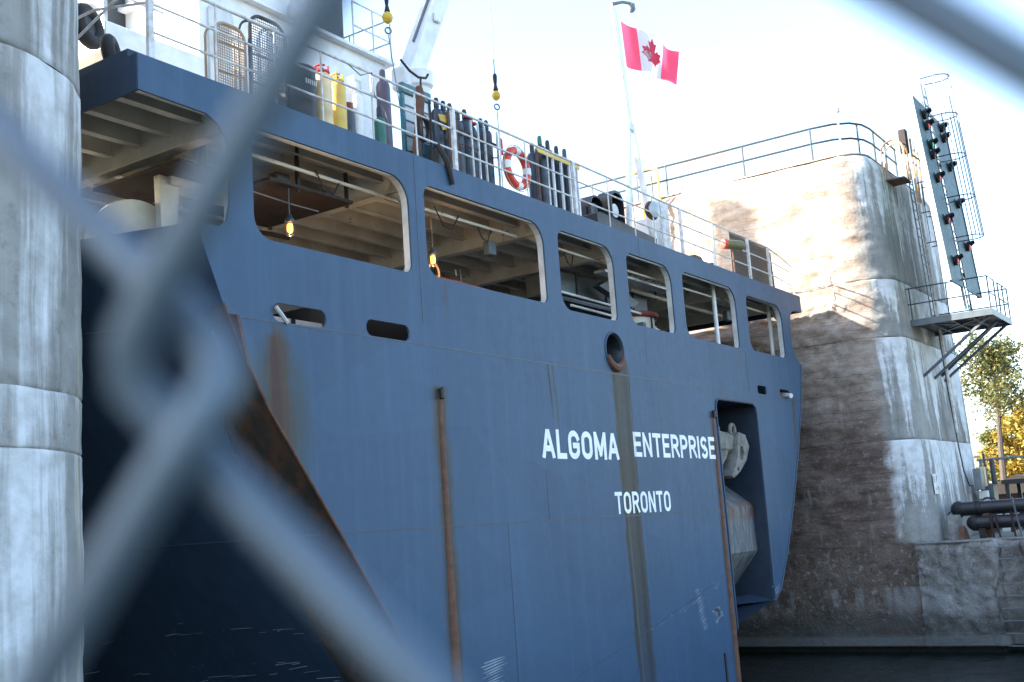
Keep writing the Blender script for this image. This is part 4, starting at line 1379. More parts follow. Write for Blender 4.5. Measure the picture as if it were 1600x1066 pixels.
GA, GB = 'tall dark gas cylinders in the long row at the rail', 'tall dark gas cylinders in the row beside the black lamps'
g1 = [(16.22, 1.58, 'cyl'), (16.43, 1.58, 'cyl'), (16.70, 1.62, 'cyl'), (16.94, 1.55, 'cylgrey'), (17.17, 1.63, 'cyl'), (17.36, 1.55, 'cyl'), (17.63, 1.56, 'cyl'), (17.82, 1.57, 'cyl')]
l1 = ['dark blue gas cylinder with a yellow tag, leftmost of the long row', 'dark blue gas cylinder right beside the yellow tagged one', 'dark blue gas cylinder just left of the thick white rail post',
      'greyish gas cylinder just right of the thick white rail post', 'dark gas cylinder with a rust red collar in the long row', 'dark gas cylinder between the red collared one and the last two',
      'second to last dark gas cylinder of the long row, before the lifebuoy', 'last dark gas cylinder of the long row, nearest the lifebuoy']
for (x, h, m), lb_ in zip(g1, l1):
    t = cylinder(x, 12.0 + (0.05 if int(x * 10) % 2 else 0), h, .105, m, 'cap', lb_, GA)
    if 'yellow' in lb_ and 'leftmost' in lb_:
        MB().prism([[(x - .13, 9.12), (x + .12, 9.16), (x + .10, 8.88), (x - .02, 8.84)]], XZ, 11.86, 11.88).build('yellow_tag', 'yellowdeep', t)
    if x in (16.43, 16.94, 17.36, 17.82):
        MB().lathe([(.1065, .75), (.1065, 1.02)], (x, 12.0 + (0.05 if int(x * 10) % 2 else 0), ZD), (0, 0, 1), 16).build('label_band', 'cylgrey' if x != 17.36 else 'greysteel', t, True)
    if 'collar' in lb_:
        MB().torus((x, 12.0, ZD + h - .2), .06, .025, (0, 0, 1), 12, 6).build('collar', 'red', t)
rk = thing('cylinder_rack', 'rusty rack of upright bars holding the long row of gas cylinders', 'rack', (17.0, 11.85, ZD))
for x in (16.33, 16.58, 17.06, 17.28, 17.50, 17.93):
    MB().box(x - .02, x + .02, 11.82, 11.85, ZD, 9.25).build('bar', 'rust' if x < 17 else 'rail', rk)
MB().box(16.1, 17.95, 11.855, 11.875, 8.95, 9.0).build('cross_bar', 'rustdark', rk)
MB().tube([(16.1 + .0925 * i, 11.84, 8.72 - .05 * sin(i * pi / 4) ** 2) for i in range(21)], .014, 5).build('chain', 'rust', rk)
g2 = [(19.47, 1.52, 'cyl', 'cap'), (19.80, 1.76, 'cyl', 'green'), (20.11, 1.74, 'cyl', 'cap'), (20.46, 1.70, 'cyl', 'cap'), (20.80, 1.72, 'cylgrey', 'cylgrey')]
l2 = ['shortest dark gas cylinder, next to the lifebuoy', 'dark gas cylinder with a bright green cap', 'dark gas cylinder just right of the green capped one',
      'dark gas cylinder fourth along the yellow rack', 'grey capped gas cylinder at the end by the thick post']
for (x, h, m, c), lb_ in zip(g2, l2):
    cylinder(x, 12.0, h, .125, 'cyl', c, lb_, GB, .05)
rk = thing('cylinder_rack', 'yellow topped rack with pale bars holding five gas cylinders', 'rack', (20.1, 11.8, ZD))
MB().bar((19.35, 11.80, 9.22), (21.05, 11.80, 9.22), .03, .10).build('top_bar', 'yellowdeep', rk)
for x in (19.34, 19.95, 20.28, 20.62, 20.95):
    MB().box(x - .025, x + .025, 11.79, 11.83, ZD, 9.2).build('bar', 'white' if x > 19.5 else 'rust', rk)

# the mixed group on the left
def tank(x, y, h, r, body, collar, label):
    t = thing('gas_tank', label, 'gas cylinder', (x, y, ZD))
    MB().lathe([(r * .94, 0), (r, .03), (r, h - .10), (r * .93, h - .05), (r * .72, h - .01), (.03, h)], (x, y, ZD), (0, 0, 1), 20).build('body', body, t, True)
    c = MB().torus((x, y, ZD + h + .02), r * .72, .022, (0, 0, 1), 18, 6)
    c.torus((x, y, ZD + h + .11), r * .72, .018, (0, 0, 1), 12, 6, 0.3, 3.6)
    for a in range(5):
        q = (x + r * .72 * cos(a * 1.256), y + r * .72 * sin(a * 1.256))
        c.tube([(*q, ZD + h), (*q, ZD + h + .12 + .03 * (a % 2))], .018, 5)
    c.build('guard_collar', collar, t, True)
    MB().tube([(x, y, ZD + h), (x, y, ZD + h + .10)], .035, 8).build('valve', 'rustdark', t, True)
    return t


tank(13.15, 12.0, 1.08, .155, 'buff', 'red', 'fat cream gas cylinder with a red collar on the deck')
tank(13.53, 12.02, 1.05, .14, 'yellow', 'yellowdeep', 'fat yellow gas cylinder with a yellow guard ring')
cylinder(14.10, 12.1, 1.28, .11, 'white', 'white', 'white gas cylinder between the yellow and the green ones', None, .05)
cylinder(14.50, 11.95, .92, .105, 'green', 'cap', 'short green gas cylinder with a black valve', None, .05)
cylinder(14.88, 12.15, 1.76, .125, 'purple', 'purple', 'tall purple gas cylinder standing before the white deckhouse', None, .055)
b = thing('deck_drum', 'dark drum with worn white lettering behind the rail', 'drum', (12.62, 12.0, ZD))
MB().lathe([(.30, 0), (.31, .03), (.30, .06), (.30, .45), (.31, .48), (.30, .51), (.30, .95), (.31, .97), (.29, 1.0)], (12.62, 12.05, ZD), (0, 0, 1), 22).build('body', 'black', b, True)
mk = MB()
for (a, b_) in ((12.50, 8.62), (12.59, 8.62), (12.68, 8.62)):
    for dx in (0, .045):
        mk.box(a + dx, a + dx + .014, 11.742, 11.748, b_, b_ + .08)
mk.build('worn_lettering', 'white', b)
cyl = thing('paint_drum', 'small grey and rust brown drum beside the white gas cylinder', 'drum', (13.86, 12.1, ZD))
MB().lathe([(.11, 0), (.11, .3), (.115, .32), (.11, .34), (.11, .62), (.10, .66)], (13.86, 12.1, ZD), (0, 0, 1), 16).build('body', 'cylgrey', cyl, True)
MB().lathe([(.09, .66), (.09, .80)], (13.86, 12.1, ZD), (0, 0, 1), 14).build('lid', 'reddark', cyl, True)
bx = thing('hose_cabinet', 'narrow white cabinet behind the railing beside the green cylinder', 'cabinet', (14.3, 12.1, ZD))
MB().bevbox(14.24, 14.42, 12.25, 12.45, ZD, 9.45, .015).build('body', 'white', bx)
MB().box(14.26, 14.40, 12.235, 12.249, 8.2, 9.35).build('door', 'jamb', bx)
bx = thing('vent_post', 'slim white vent post behind the yellow gas cylinder', 'post', (13.85, 12.3, ZD))
MB().bevbox(13.80, 13.90, 12.3, 12.42, ZD, 9.10, .02).build('body', 'white', bx)

# arched mesh guards leaning by the rail
def mesh_guard(x0, x1, y, z1, tube_mat, mesh_mat, label, depth=.22):
    t = thing('mesh_guard', label, 'mesh guard', ((x0 + x1) / 2, y, ZD), 'arched mesh guards behind the rail')
    r = (x1 - x0) * .33
    lp = [(x0, ZD)] + [(x0, z1 - r)] + [(x0 + r - r * cos(radians(a)), z1 - r + r * sin(radians(a))) for a in range(15, 91, 15)] + [(x1 - r + r * sin(radians(a)), z1 - r + r * cos(radians(a))) for a in range(0, 91, 15)] + [(x1, ZD)]
    MB().tube([(a, y, b) for a, b in lp], .028, 8).build('frame', tube_mat, t, True)
    MB().tube([(a, y + depth, b) for a, b in lp], .02, 8).build('frame', tube_mat, t, True)
    ms = MB()
    n = int((x1 - x0) / .042)
    for i in range(1, n):
        x = x0 + (x1 - x0) * i / n
        e = min(x - x0, x1 - x)
        zt = z1 - (r - sqrt(max(0, r * r - (r - e) ** 2)) if e < r else 0)
        ms.box(x - .006, x + .006, y - .004, y + .004, ZD, zt)
    zz = ZD + .05
    while zz < z1 - .02:
        e = 0
        if zz > z1 - r:
            e = r - sqrt(max(0, r * r - (zz - z1 + r) ** 2))
        ms.box(x0 + e, x1 - e, y - .008, y + .0, zz - .006, zz + .006)
        zz += .042
    ms.build('mesh', mesh_mat, t)['kind'] = 'stuff'
    for z in (ZD + .5, ZD + .95):
        MB().tube([(x0, y + .02, z), (x1, y + .02, z + .03)], .016, 6).build('cross_bar', tube_mat, t)
    return t


mesh_guard(10.95, 11.52, 12.05, 9.22, 'tan', 'tan', 'shorter tan arched mesh guard behind the rail')
mesh_guard(11.58, 12.34, 12.0, 9.55, 'black', 'darksteel', 'taller black arched mesh guard behind the rail')

# black tyre fenders / rollers on the port edge
for (c, R, r, ax, lb_) in (((9.86, 13.0, 8.62), .19, .10, (.6, -.8, .15), 'smaller black rubber tyre on the port deck edge'), ((9.98, 13.7, 9.30), .24, .11, (.35, -.9, .1), 'bigger black rubber tyre hung by the near pier')):
    t = thing('rubber_tyre', lb_, 'tyre', (c[0], c[1], ZD), 'black tyres at the port deck edge')
    MB().torus(c, R, r, ax, 24, 10).build('tyre', 'rubber', t, True)
    MB().lathe([(R * .9, -.04), (R * .9, .04)], c, ax, 20).build('hub', 'black', t, True)
t = thing('mooring_bitt', 'dark steel bitt post below the black tyres', 'bollard', (9.7, 13.9, ZD))
MB().tube([(9.7, 13.9, ZD), (9.75, 14.5, 9.0)], .10, 10).build('post', 'darksteel', t, True)
MB().tube([(9.5, 14.7, ZD), (9.55, 14.8, 9.6)], .09, 10).build('post', 'darksteel', t, True)

# teal stand and hooked davit post
t = thing('hose_stand', 'teal topped stand with a pale panel behind the rail', 'stand', (16.4, 12.6, ZD))
MB().bevbox(15.98, 16.86, 12.58, 12.70, 9.72, 9.93, .015).build('header', 'teal', t)
MB().box(16.05, 16.80, 12.62, 12.66, 8.35, 9.72).build('panel', 'jamb', t)
for x in (16.02, 16.82):
    MB().box(x - .03, x + .03, 12.6, 12.68, ZD, 9.72).build('leg', 'teal', t)
for z in (8.6, 8.9, 9.2, 9.5):
    MB().box(16.05, 16.8, 12.60, 12.62, z - .01, z + .01).build('shelf', 'greysteel', t)
MB().bevbox(16.15, 16.6, 12.35, 12.58, ZD, 8.75, .03).build('bin', 'teal', t)
t = thing('hand_davit', 'small dark davit with a curved hook arm and rusty post', 'davit', (15.9, 12.25, ZD))
MB().tube([(15.78, 12.2, ZD), (15.80, 12.2, 8.5), (15.95, 12.2, 9.1), (16.02, 12.2, 9.55), (15.98, 12.2, 9.72)], [.075, .07, .075, .085, .06], 10).build('post', 'rust', t, True)
MB().tube([(15.55, 12.25, 10.12), (15.80, 12.25, 9.98), (16.05, 12.25, 9.93), (16.28, 12.25, 9.98), (16.36, 12.25, 10.08)], .024, 6).build('hook_arm', 'black', t, True)
MB().tube([(16.12, 12.25, 9.95), (16.05, 12.22, 9.4), (16.0, 12.2, 8.4)], .022, 6).build('stay', 'black', t, True)
t = thing('hanging_chain', 'dark rusty chafed strap hanging over the deck edge', 'strap', (15.75, 11.47, 8.1))
MB().tube([(15.66, 11.62, 8.36), (15.68, 11.46, 8.05), (15.76, 11.455, 7.85), (15.83, 11.455, 7.62)], [.05, .05, .05, .04], 6).build('strap', 'rustdark', t, True)

t = thing('fire_hose', 'dark hose coiled and draped over the rail by the hand davit', 'hose', (15.5, 11.66, ZD))
MB().tube([(15.40 + .15 * cos(i * .6), 11.68 + .012 * i / 6, 8.62 + .24 * sin(i * .6)) for i in range(36)], .022, 6).build('coil', 'rustdark', t, True)
MB().tube([(15.50, 11.62, 9.16), (15.44, 11.56, 8.8), (15.47, 11.6, 8.4), (15.6, 11.75, ZD)], .02, 6).build('loose_end', 'rustdark', t, True)
t = thing('tool_box', 'small dark tool box on the deck before the teal stand', 'box', (16.0, 11.9, ZD))
MB().bevbox(15.92, 16.12, 11.8, 12.0, ZD, 8.42, .02).build('body', 'black', t)
MB().torus((16.02, 11.9, 8.42), .06, .012, (0, 1, 0), 10, 5, 0, pi).build('handle', 'alu', t)
t = thing('rail_rope', 'thin rope tied along the top rail above the coloured cylinders', 'rope', (13.9, 11.6, 9.1))
MB().tube([(13.3, 11.57, 9.13), (13.6, 11.56, 9.02), (13.9, 11.57, 9.16), (13.92, 11.56, 8.78), (14.2, 11.57, 8.55), (14.25, 11.57, 8.40)], .010, 5).build('rope', 'wiregrey', t)
# lifebuoy on the rail
t = thing('lifebuoy', 'orange red and white lifebuoy hung on the ship rail', 'lifebuoy', (18.36, 11.72, 8.1))
c0 = (18.36, 11.70, 8.56)
MB().torus(c0, .36, .085, (0, 1, 0), 40, 10).build('ring', 'buoyred', t, True)
U = Vector((0, 1, 0)).orthogonal().normalized()
V = Vector((0, 1, 0)).cross(U)
for k in range(4):
    a0 = pi / 4 + k * pi / 2 - .2
    MB().torus(c0, .36, .089, (0, 1, 0), 6, 10, a0, a0 + .4).build('white_band', 'white', t, True)
MB().tube([(c0[0] + .47 * cos(2 * pi * i / 24), c0[1] - .02, c0[2] + .47 * sin(2 * pi * i / 24)) for i in range(24)], .01, 5, True).build('grab_line', 'orange', t)
t = thing('rail_flare', 'small orange flare hung above the lifebuoy', 'flare', (17.75, 11.7, 8.8))
MB().lathe([(.03, 0), (.035, .06), (.03, .3), (.015, .34)], (17.86, 11.7, 8.72), (0, 0, 1), 10).build('body', 'buoyred', t, True)

# black hooded lamps on a dark plinth
t = thing('lamp_plinth', 'long dark steel plinth on the deck edge under the black lamps', 'plinth', (23, 12, ZD))
MB().prism([[(21.6, ZD), (24.5, ZD), (24.5, 8.22), (21.75, 8.36), (21.6, 8.30)]], XZ, 11.75, 12.15).build('plinth', 'black', t)


def hood_lamp(x0, x1, z0, z1, y, label, bright):
    t = thing('flood_lamp', label, 'lamp', ((x0 + x1) / 2, y, z0), 'black hooded lamps on the plinth')
    r = (x1 - x0) * .42
    lp = [(x0, z0), (x1, z0), (x1, z1 - r)] + [(x1 - r + r * cos(radians(a)), z1 - r + r * sin(radians(a))) for a in range(15, 91, 15)] + [(x0 + r - r * sin(radians(a)), z1 - r + r * cos(radians(a))) for a in range(0, 91, 15)]
    cx, cz = (x0 + x1) / 2, z0 + (z1 - z0) * .45
    inn = [(cx + (a - cx) * .86, cz + (b - cz) * .86) for a, b in lp]
    MB().prism([lp, inn], XZ, y, y + .38).build('hood', 'black', t)
    MB().prism([inn], XZ, y + .25, y + .30).build('back', 'rubber', t)
    MB().lathe([(.02, 0), (.10, .03), (.16, .10), (.17, .16)], (cx, y + .24, cz - .02), (0, -1, 0), 16).build('reflector', 'alu' if bright else 'darksteel', t, True)
    MB().box(x0 - .04, x0, y + .1, y + .2, z0 - .15, cz).build('bracket', 'black', t)
    return t


hood_lamp(22.15, 22.80, 8.42, 8.98, 12.2, 'smaller black hooded lamp turned away beside the gas cylinders', False)
hood_lamp(22.88, 23.52, 8.40, 9.22, 12.05, 'bigger arched black lamp with a bright round reflector', True)
t = thing('bulkhead_lamp', 'oval grey bulkhead lamp hung on the ship rail', 'lamp', (24.2, 11.7, 8.55))
MB().lathe([(.02, -.05), (.20, -.04), (.24, 0), (.20, .05), (.04, .06)], (24.18, 11.66, 8.84), (0.3, 1, 0), 20).build('case', 'rust', t, True)
MB().lathe([(.03, .0), (.17, .02), (.19, .06), (.10, .10), (.02, .11)], (24.16, 11.62, 8.84), (-0.3, -1, 0), 20).build('lens', 'glassgrey', t, True)
t = thing('deck_locker', 'tall pale blue grey locker behind the rail at the stern', 'locker', (25.6, 12.1, ZD))
MB().bevbox(25.30, 25.85, 12.0, 12.35, ZD, 9.45, .02).build('body', 'jamb', t)
MB().box(25.35, 25.80, 11.985, 11.999, 8.05, 9.38).build('door', 'rail', t)
t = thing('deck_locker', 'lower white locker left of the tall pale one', 'locker', (24.9, 12.2, ZD))
MB().bevbox(24.70, 25.15, 12.05, 12.4, ZD, 8.85, .02).build('body', 'white', t)
MB().box(24.73, 25.12, 12.035, 12.049, 8.05, 8.8).build('door', 'jamb', t)
for (x0, x1, z1, lb_) in ((27.0, 27.75, 8.32, 'low black winch cover left of the white post'), (28.1, 28.75, 8.28, 'low black winch cover right of the white post')):
    t = thing('winch_cover', lb_, 'cover', (x0, 12, ZD), 'black winch covers on the deck')
    MB().prism([[(x0, ZD), (x1, ZD), (x1, z1 - .1), (x1 - .15, z1), (x0 + .2, z1), (x0, z1 - .15)]], XZ, 12.0, 12.5).build('cover', 'black', t)
# olive float light with an orange end
t = thing('float_light', 'olive float canister with an orange end on a rail post', 'float', (28.7, 11.5, 8.1))
ax = Vector((.93, -.36, .02)).normalized()
pc = Vector((28.30, 11.62, 8.72))
MB().lathe([(.12, 0), (.135, .02), (.135, .62), (.125, .66), (.05, .70)], pc + ax * .06, ax, 18).build('body', 'olive', t, True)
MB().lathe([(.04, -.05), (.12, -.03), (.136, .0), (.136, .07)], pc, ax, 18).build('orange_end', 'buoyred', t, True)
MB().tube([(28.62, 11.5, ZD), (28.62, 11.5, 8.68)], .03, 8).build('post', 'rust', t, True)
# dark mesh wind screen
t = thing('mesh_screen', 'dark fine mesh screen behind the rail at the starboard corner', 'screen', (30.7, 11.75, ZD))
ms = MB()
x = 29.15
while x < 32.15:
    ms.box(x - .011, x + .011, 11.745, 11.755, ZD, 9.2 if x < 31.9 else 9.2 - (x - 31.9))
    x += .034
z = ZD + .02
while z < 9.2:
    ms.box(29.1, 32.15 if z < 9.0 else 31.95, 11.756, 11.764, z - .011, z + .011)
    z += .034
ms.build('mesh', 'black', t)['kind'] = 'stuff'
MB().tube([(29.1, 11.76, ZD), (29.1, 11.76, 9.25), (31.8, 11.76, 9.25), (32.1, 11.76, 9.1), (32.18, 11.76, ZD)], .03, 8).build('frame', 'black', t, True)

# anchor in its pocket
t = thing('ship_anchor', 'worn pale stockless anchor hung in the recess beside the ship name', 'anchor', (27.3, 12.0, 2.6))
an = MB()


def blade(mb, pts, y0, y1):
    mb.prism([pts], XZ, y0, y1)


MB().bevbox(26.50, 27.85, 11.62, 12.15, 3.05, 3.62, .12).build('crown', 'anchor', t, True)
MB().tube([(26.9, 11.95, 3.5), (26.85, 12.6, 3.95), (26.8, 13.4, 4.3)], [.13, .13, .12], 10).build('shank', 'anchor', t, True)
fluke = [(27.42, 3.58), (27.72, 3.52), (27.86, 3.22), (27.66, 2.86), (27.30, 2.56), (26.98, 2.40), (26.90, 2.47), (27.12, 2.70), (27.26, 2.98), (27.30, 3.25)]
slot = [(27.42, 3.20), (27.55, 3.22), (27.58, 3.05), (27.46, 2.85), (27.36, 2.88)]
hole = [(27.22 + .05 * cos(a * pi / 4), 2.62 + .05 * sin(a * pi / 4)) for a in range(8)]
fluke, slot, hole = [[(26.5 + (a - 26.5) * 1.36, b + .02) for a, b in q] for q in (fluke, slot, hole)]
MB().prism([fluke, slot, hole], XZ, 11.50, 11.92).build('fluke', 'anchor', t)
fl2 = [(a - .85, b + .05) for a, b in fluke]
MB().prism([fl2], XZ, 11.66, 11.95).build('fluke', 'anchor', t)
MB().torus((27.75, 11.68, 3.66), .15, .055, (0, 1, 0), 16, 8).build('lug', 'anchor', t, True)
MB().lathe([(.11, -.16), (.13, -.12), (.13, .12), (.10, .16)], (26.72, 11.75, 3.66), (1, 0, .1), 14).build('pin', 'anchor', t, True)
MB().bevbox(26.48, 26.80, 11.60, 11.9, 2.62, 3.2, .05).build('tripping_palm', 'anchor', t)

for o in t.children:
    if o.name.split('.')[0] in ('fluke', 'crown', 'tripping_palm'):
        bv = o.modifiers.new('rounded', 'BEVEL')
        bv.width = .055
        bv.segments = 3
        bv.limit_method = 'ANGLE'
        o.data.polygons.foreach_set('use_smooth', [True] * len(o.data.polygons))
for i in range(4):
    q = Vector((26.72, 11.86, 3.78)) + Vector((.02, .20, .10)) * i
    MB().torus(q, .10, .032, (1, 0, 0) if i % 2 else (0, .4, 1), 14, 6).build('chain_link', 'rust', t, True)

# flag: an undulating cloth of three panels and a maple leaf
t = thing('canada_flag', 'red and white maple leaf flag flying from the ensign staff', 'flag', (23.97, 11.95, 12.6))
FO = Vector((23.98, 11.93, 13.72))
fu = Vector((.82, -.57, -.10))
fh, fw_ = 1.12, 1.72


def flag_pt(u, v, off=0.0):
    """u along the fly 0..1, v down the hoist 0..1"""
    wv = (.15 * sin(u * 8.5 + v * 1.6 + .4) + .05 * sin(u * 17 - v * 3)) * u ** .6
    droop = -.36 * u - .12 * u * u
    p = FO + fu * (u * fw_ * (.93 - .05 * v)) + Vector((-.42 * u * u * v, 0, 0)) + Vector((.55, .83, 0)) * wv + Vector((.10 * v, 0, -v * fh * (1 - .10 * u) + droop - .06 * sin(u * 6 + 1) * v))
    return p + Vector((-.55, -.83, 0)) * off


def flag_panel(u0, u1, mat, name):
    nu, nv = max(3, int((u1 - u0) * 30)), 14
    vs = [flag_pt(u0 + (u1 - u0) * i / nu, j / nv) for j in range(nv + 1) for i in range(nu + 1)]
    fs = [(j * (nu + 1) + i, j * (nu + 1) + i + 1, (j + 1) * (nu + 1) + i + 1, (j + 1) * (nu + 1) + i) for j in range(nv) for i in range(nu)]
    MB().add(vs, fs).build(name, mat, t, True, fix=False)


flag_panel(0, .27, 'flagred', 'red_panel')
flag_panel(.27, .73, 'flagwhite', 'white_panel')
flag_panel(.73, 1, 'flagred', 'red_panel')
half = [(0, 1.0), (.09, .82), (.19, .86), (.15, .55), (.28, .68), (.32, .60), (.47, .63), (.42, .48), (.50, .43), (.27, .22), (.29, .14), (.03, .18), (.03, -.05)]
leaf = half + [(-a, b) for a, b in reversed(half)][:-1]
for off in (.006, -.006):
    tri = tessellate_polygon([[Vector((a, b, 0)) for a, b in leaf]])
    bm = bmesh.new()
    vv = [bm.verts.new((a, b, 0)) for a, b in leaf]
    for f in tri:
        try:
            bm.faces.new([vv[i] for i in f])
        except ValueError:
            pass
    bmesh.ops.subdivide_edges(bm, edges=bm.edges[:], cuts=3, use_grid_fill=True)
    me_v = [flag_pt(.5 + v.co.x * .40, .88 - v.co.y * .76, off) for v in bm.verts]
    bm.verts.index_update()
    me_f = [[v.index for v in f.verts] for f in bm.faces]
    bm.free()
    MB().add(me_v, me_f).build('maple_leaf', 'flagred', t, fix=False)

# deck crane with its hoist wires
t = thing('deck_crane', 'white deck crane with a raised boom and hanging yellow hook block', 'crane', (17.8, 14, ZD))
MB().lathe([(.34, 0), (.34, .1), (.24, .15), (.24, 2.6), (.30, 2.65), (.30, 2.95)], (17.75, 13.55, ZD), (0, 0, 1), 18).build('pedestal', 'white', t, True)
b0, b1 = Vector((17.50, 13.7, 10.55)), Vector((20.35, 13.0, 17.2))
bmn = MB().bar(b0, b1, .40, .36, (0, 1, 0)).build('boom', 'white', t)
MB().bevbox(17.32, 17.95, 13.5, 13.95, 10.5, 11.0, .06).build('boom_foot', 'white', t)
for i in range(5):
    q = b0 + (b1 - b0) * (.25 + .15 * i)
    MB().bevbox(q.x - .1, q.x + .1, q.y - .25, q.y - .18, q.z - .1, q.z + .1, .02).build('boom_lug', 'white', t)
MB().bar(b0 + (b1 - b0) * .14 + Vector((-.2, -.02, .12)), b0 + (b1 - b0) * .42 + Vector((-.2, -.02, .12)), .06, .03, (0, 1, 0)).build('hose_tray', 'wiregrey', t)


def hoist(parent, x, y, ztop, zball, zend, ball_r, lean=0.0):
    MB().tube([(x, y, ztop), (x, y, zball + .45)], .013, 6).build('hoist_wire', 'wiregrey', parent)
    hk = MB().lathe([(.03, .5), (.05, .45), (.04, .3), (.03, .25), (.06, .12)], (x, y, zball), (0, 0, 1), 10).build('swivel', 'rustdark', parent, True)
    MB().lathe([(.04, ball_r), (ball_r * .8, ball_r * .6), (ball_r, 0), (ball_r * .8, -ball_r * .7), (.03, -ball_r * 1.1)], (x, y, zball), (0, 0, 1), 16).build('hook_ball', 'yellowdeep', parent, True)
    MB().torus((x, y, zball - ball_r - .16), .062, .018, (.5, 1, 0), 16, 6).build('hook_ring', 'wiregrey', parent, True)
    MB().tube([(x, y, zball - ball_r - .25), (x + lean, y, zend)], .011, 6).build('tag_line', 'wiregrey', parent)


hoist(t, 19.78, 13.0, 16.2, 10.86, 9.3, .10)
j = thing('hoist_jib', 'white jib of the deckhouse with a wire and yellow ball hook over the cylinders', 'jib', (16.2, 14, 14.5))
MB().bar((15.2, 14.5, 14.6), (16.3, 12.9, 14.9), .16, .2).build('jib_arm', 'white', j)
hoist(j, 16.17, 13.0, 14.8, 11.40, 9.6, .11, .24)

# ------------------------------------------------------------------ on and around the far pier
# railing along the pier top
t = thing('pier_railing', 'thin blue grey railing along the top of the far pier', 'railing', (34.5, 14, 12.3))
rp = [(34.55, 22, 0), (34.55, 16, 0), (34.55, 12.2, 0), (34.60, 10.8, 0), (34.85, 9.95, 0), (35.4, 9.55, 0), (36.1, 9.45, 0), (39.6, 9.45, 0)]
rp = [(34.55, 24), (34.55, 18.9), (34.55, 16), (34.55, 13.2), (34.55, 10.9), (34.66, 10.2), (34.95, 9.75), (35.4, 9.5), (36.0, 9.42), (37.6, 9.42), (38.9, 9.42)]
for z in (13.42, 12.92):
    MB().tube([(a, b, z) for a, b in rp], .036, 6).build('rail', 'darksteel', t, True)
for (a, b) in ((34.55, 18.9), (34.55, 16), (34.55, 13.2), (34.55, 10.9), (35.2, 9.6), (36.3, 9.42), (37.6, 9.42), (38.8, 9.42)):
    MB().tube([(a, b, 12.2), (a, b, 13.42)], .032, 6).build('post', 'darksteel', t)
MB().tube([(34.66, 10.0, 12.15), (34.66, 10.0, 13.75)], .035, 6).build('post', 'rail', t)
MB().lathe([(.02, 0), (.09, .02), (.09, .14), (.02, .16)], (34.66, 10.0, 13.75), (0, 0, 1), 10).build('post_lamp', 'rail', t, True)
t = thing('wire_panel', 'faint wire panel frame standing behind the pier railing', 'panel', (35, 14.5, 12.4))
MB().tube([(34.9, 13.9, 12.4), (34.9, 13.9, 13.5), (34.9, 15.6, 13.5), (34.9, 15.6, 12.4)], .02, 6).build('frame', 'orange', t)
for i in range(1, 12):
    MB().tube([(34.9, 13.9 + .142 * i, 12.4), (34.9, 13.9 + .142 * i, 13.5)], .006, 4).build('wire', 'alu', t)
# yellow orange access ladder against the lock face, behind the ship's stern
t = thing('access_ladder', 'yellow painted access ladder frame against the sunlit lock wall', 'ladder', (34, 16.4, 8))
MB().tube([(34.0, 16.05, 8.2), (34.0, 16.05, 13.2), (34.0, 16.75, 13.35), (34.4, 17.3, 13.3)], .045, 8).build('side_rail', 'yellow', t, True)
MB().tube([(34.0, 16.30, 12.2), (34.0, 16.30, 13.0), (34.0, 16.85, 13.1), (34.0, 16.85, 12.2)], .03, 6).build('gate_frame', 'darksteel', t, True)
MB().tube([(34.0, 16.7, 8.2), (34.0, 16.7, 13.2)], .04, 8).build('side_rail', 'yellow', t, True)
for i in range(14):
    MB().tube([(34.0, 16.05, 8.5 + i * .33), (34.0, 16.7, 8.5 + i * .33)], .016, 5).build('rung', 'yellow', t)

# signal board, leaning back with the pier end
LK = .07
ly = lambda z, off=0.0: 7.30 + LK * (z - 8) + off
sb = thing('signal_board', 'tall green signal board with hooded lamps and a caged ladder by the pier', 'signal board', (36.5, 7.4, 7.0))


def lean_box(x0, x1, z0, z1, y_off, th, zl=None):
    zl = zl if zl is not None else z0
    m = MB()
    vs = []
    for y in (y_off, y_off + th):
        for (x, z) in ((x0, z0), (x1, zl), (x1, z1), (x0, z1)):
            vs.append((x, ly(z, y), z))
    return m.add(vs, [(0, 1, 2, 3), (7, 6, 5, 4), (0, 4, 5, 1), (1, 5, 6, 2), (2, 6, 7, 3), (3, 7, 4, 0)])


# front panels facing approaching ships, each of two vertical boards
for (xa, xb) in ((34.60, 35.42), (35.425, 36.28), (36.95, 37.82), (37.825, 38.72)):
    lean_box(xa, xb, 7.85, 13.75, 0, .05).build('board_panel', 'board', sb)
lean_box(34.57, 34.60, 7.85, 13.77, -.03, .16).build('edge_strip', 'alu', sb)
lean_box(38.72, 38.75, 7.85, 13.77, -.03, .16).build('edge_strip', 'darksteel', sb)
for z in (8.4, 10.2, 12.0, 13.5):
    MB().bar((34.7, ly(z, .1), z), (38.7, ly(z, .1), z), .06, .08).build('back_brace', 'darksteel', sb)
# the ladder in the gap
for x in (36.40, 36.86):
    MB().bar((x, ly(7.0, .0), 7.0), (x, ly(14.6, .0), 14.6), .07, .03, (0, 1, 0)).build('ladder_rail', 'darksteel', sb)
rg = MB().bar((36.40, ly(7.3), 7.3), (36.86, ly(7.3), 7.3), .03, .03).build('rung', 'darksteel', sb)
for i in range(1, 24):
    dupe(rg, (0, LK * .3 * i, .3 * i))
lean_box(36.30, 36.39, 7.2, 14.0, .04, .06).build('cable_channel', 'greysteel', sb)
hp_ = [(36.37, .0)] + [(36.715 + .36 * cos(radians(a)), -.42 + .40 * sin(radians(a))) for a in range(170, 371, 20)] + [(37.01, .0)]
hoops = (14.75, 13.45, 12.1, 10.75, 9.45)
for z in hoops:
    MB().tube([(a, ly(z, b), z) for a, b in hp_], .018, 6).build('cage_hoop', 'darksteel', sb, True)
for a in (180, 215, 250, 290, 325, 360):
    x, y = 36.715 + .36 * cos(radians(a)), -.42 + .40 * sin(radians(a))
    MB().tube([(x, ly(14.75, y), 14.75), (x, ly(9.45, y), 9.45)], .017, 5).build('cage_bar', 'darksteel', sb)


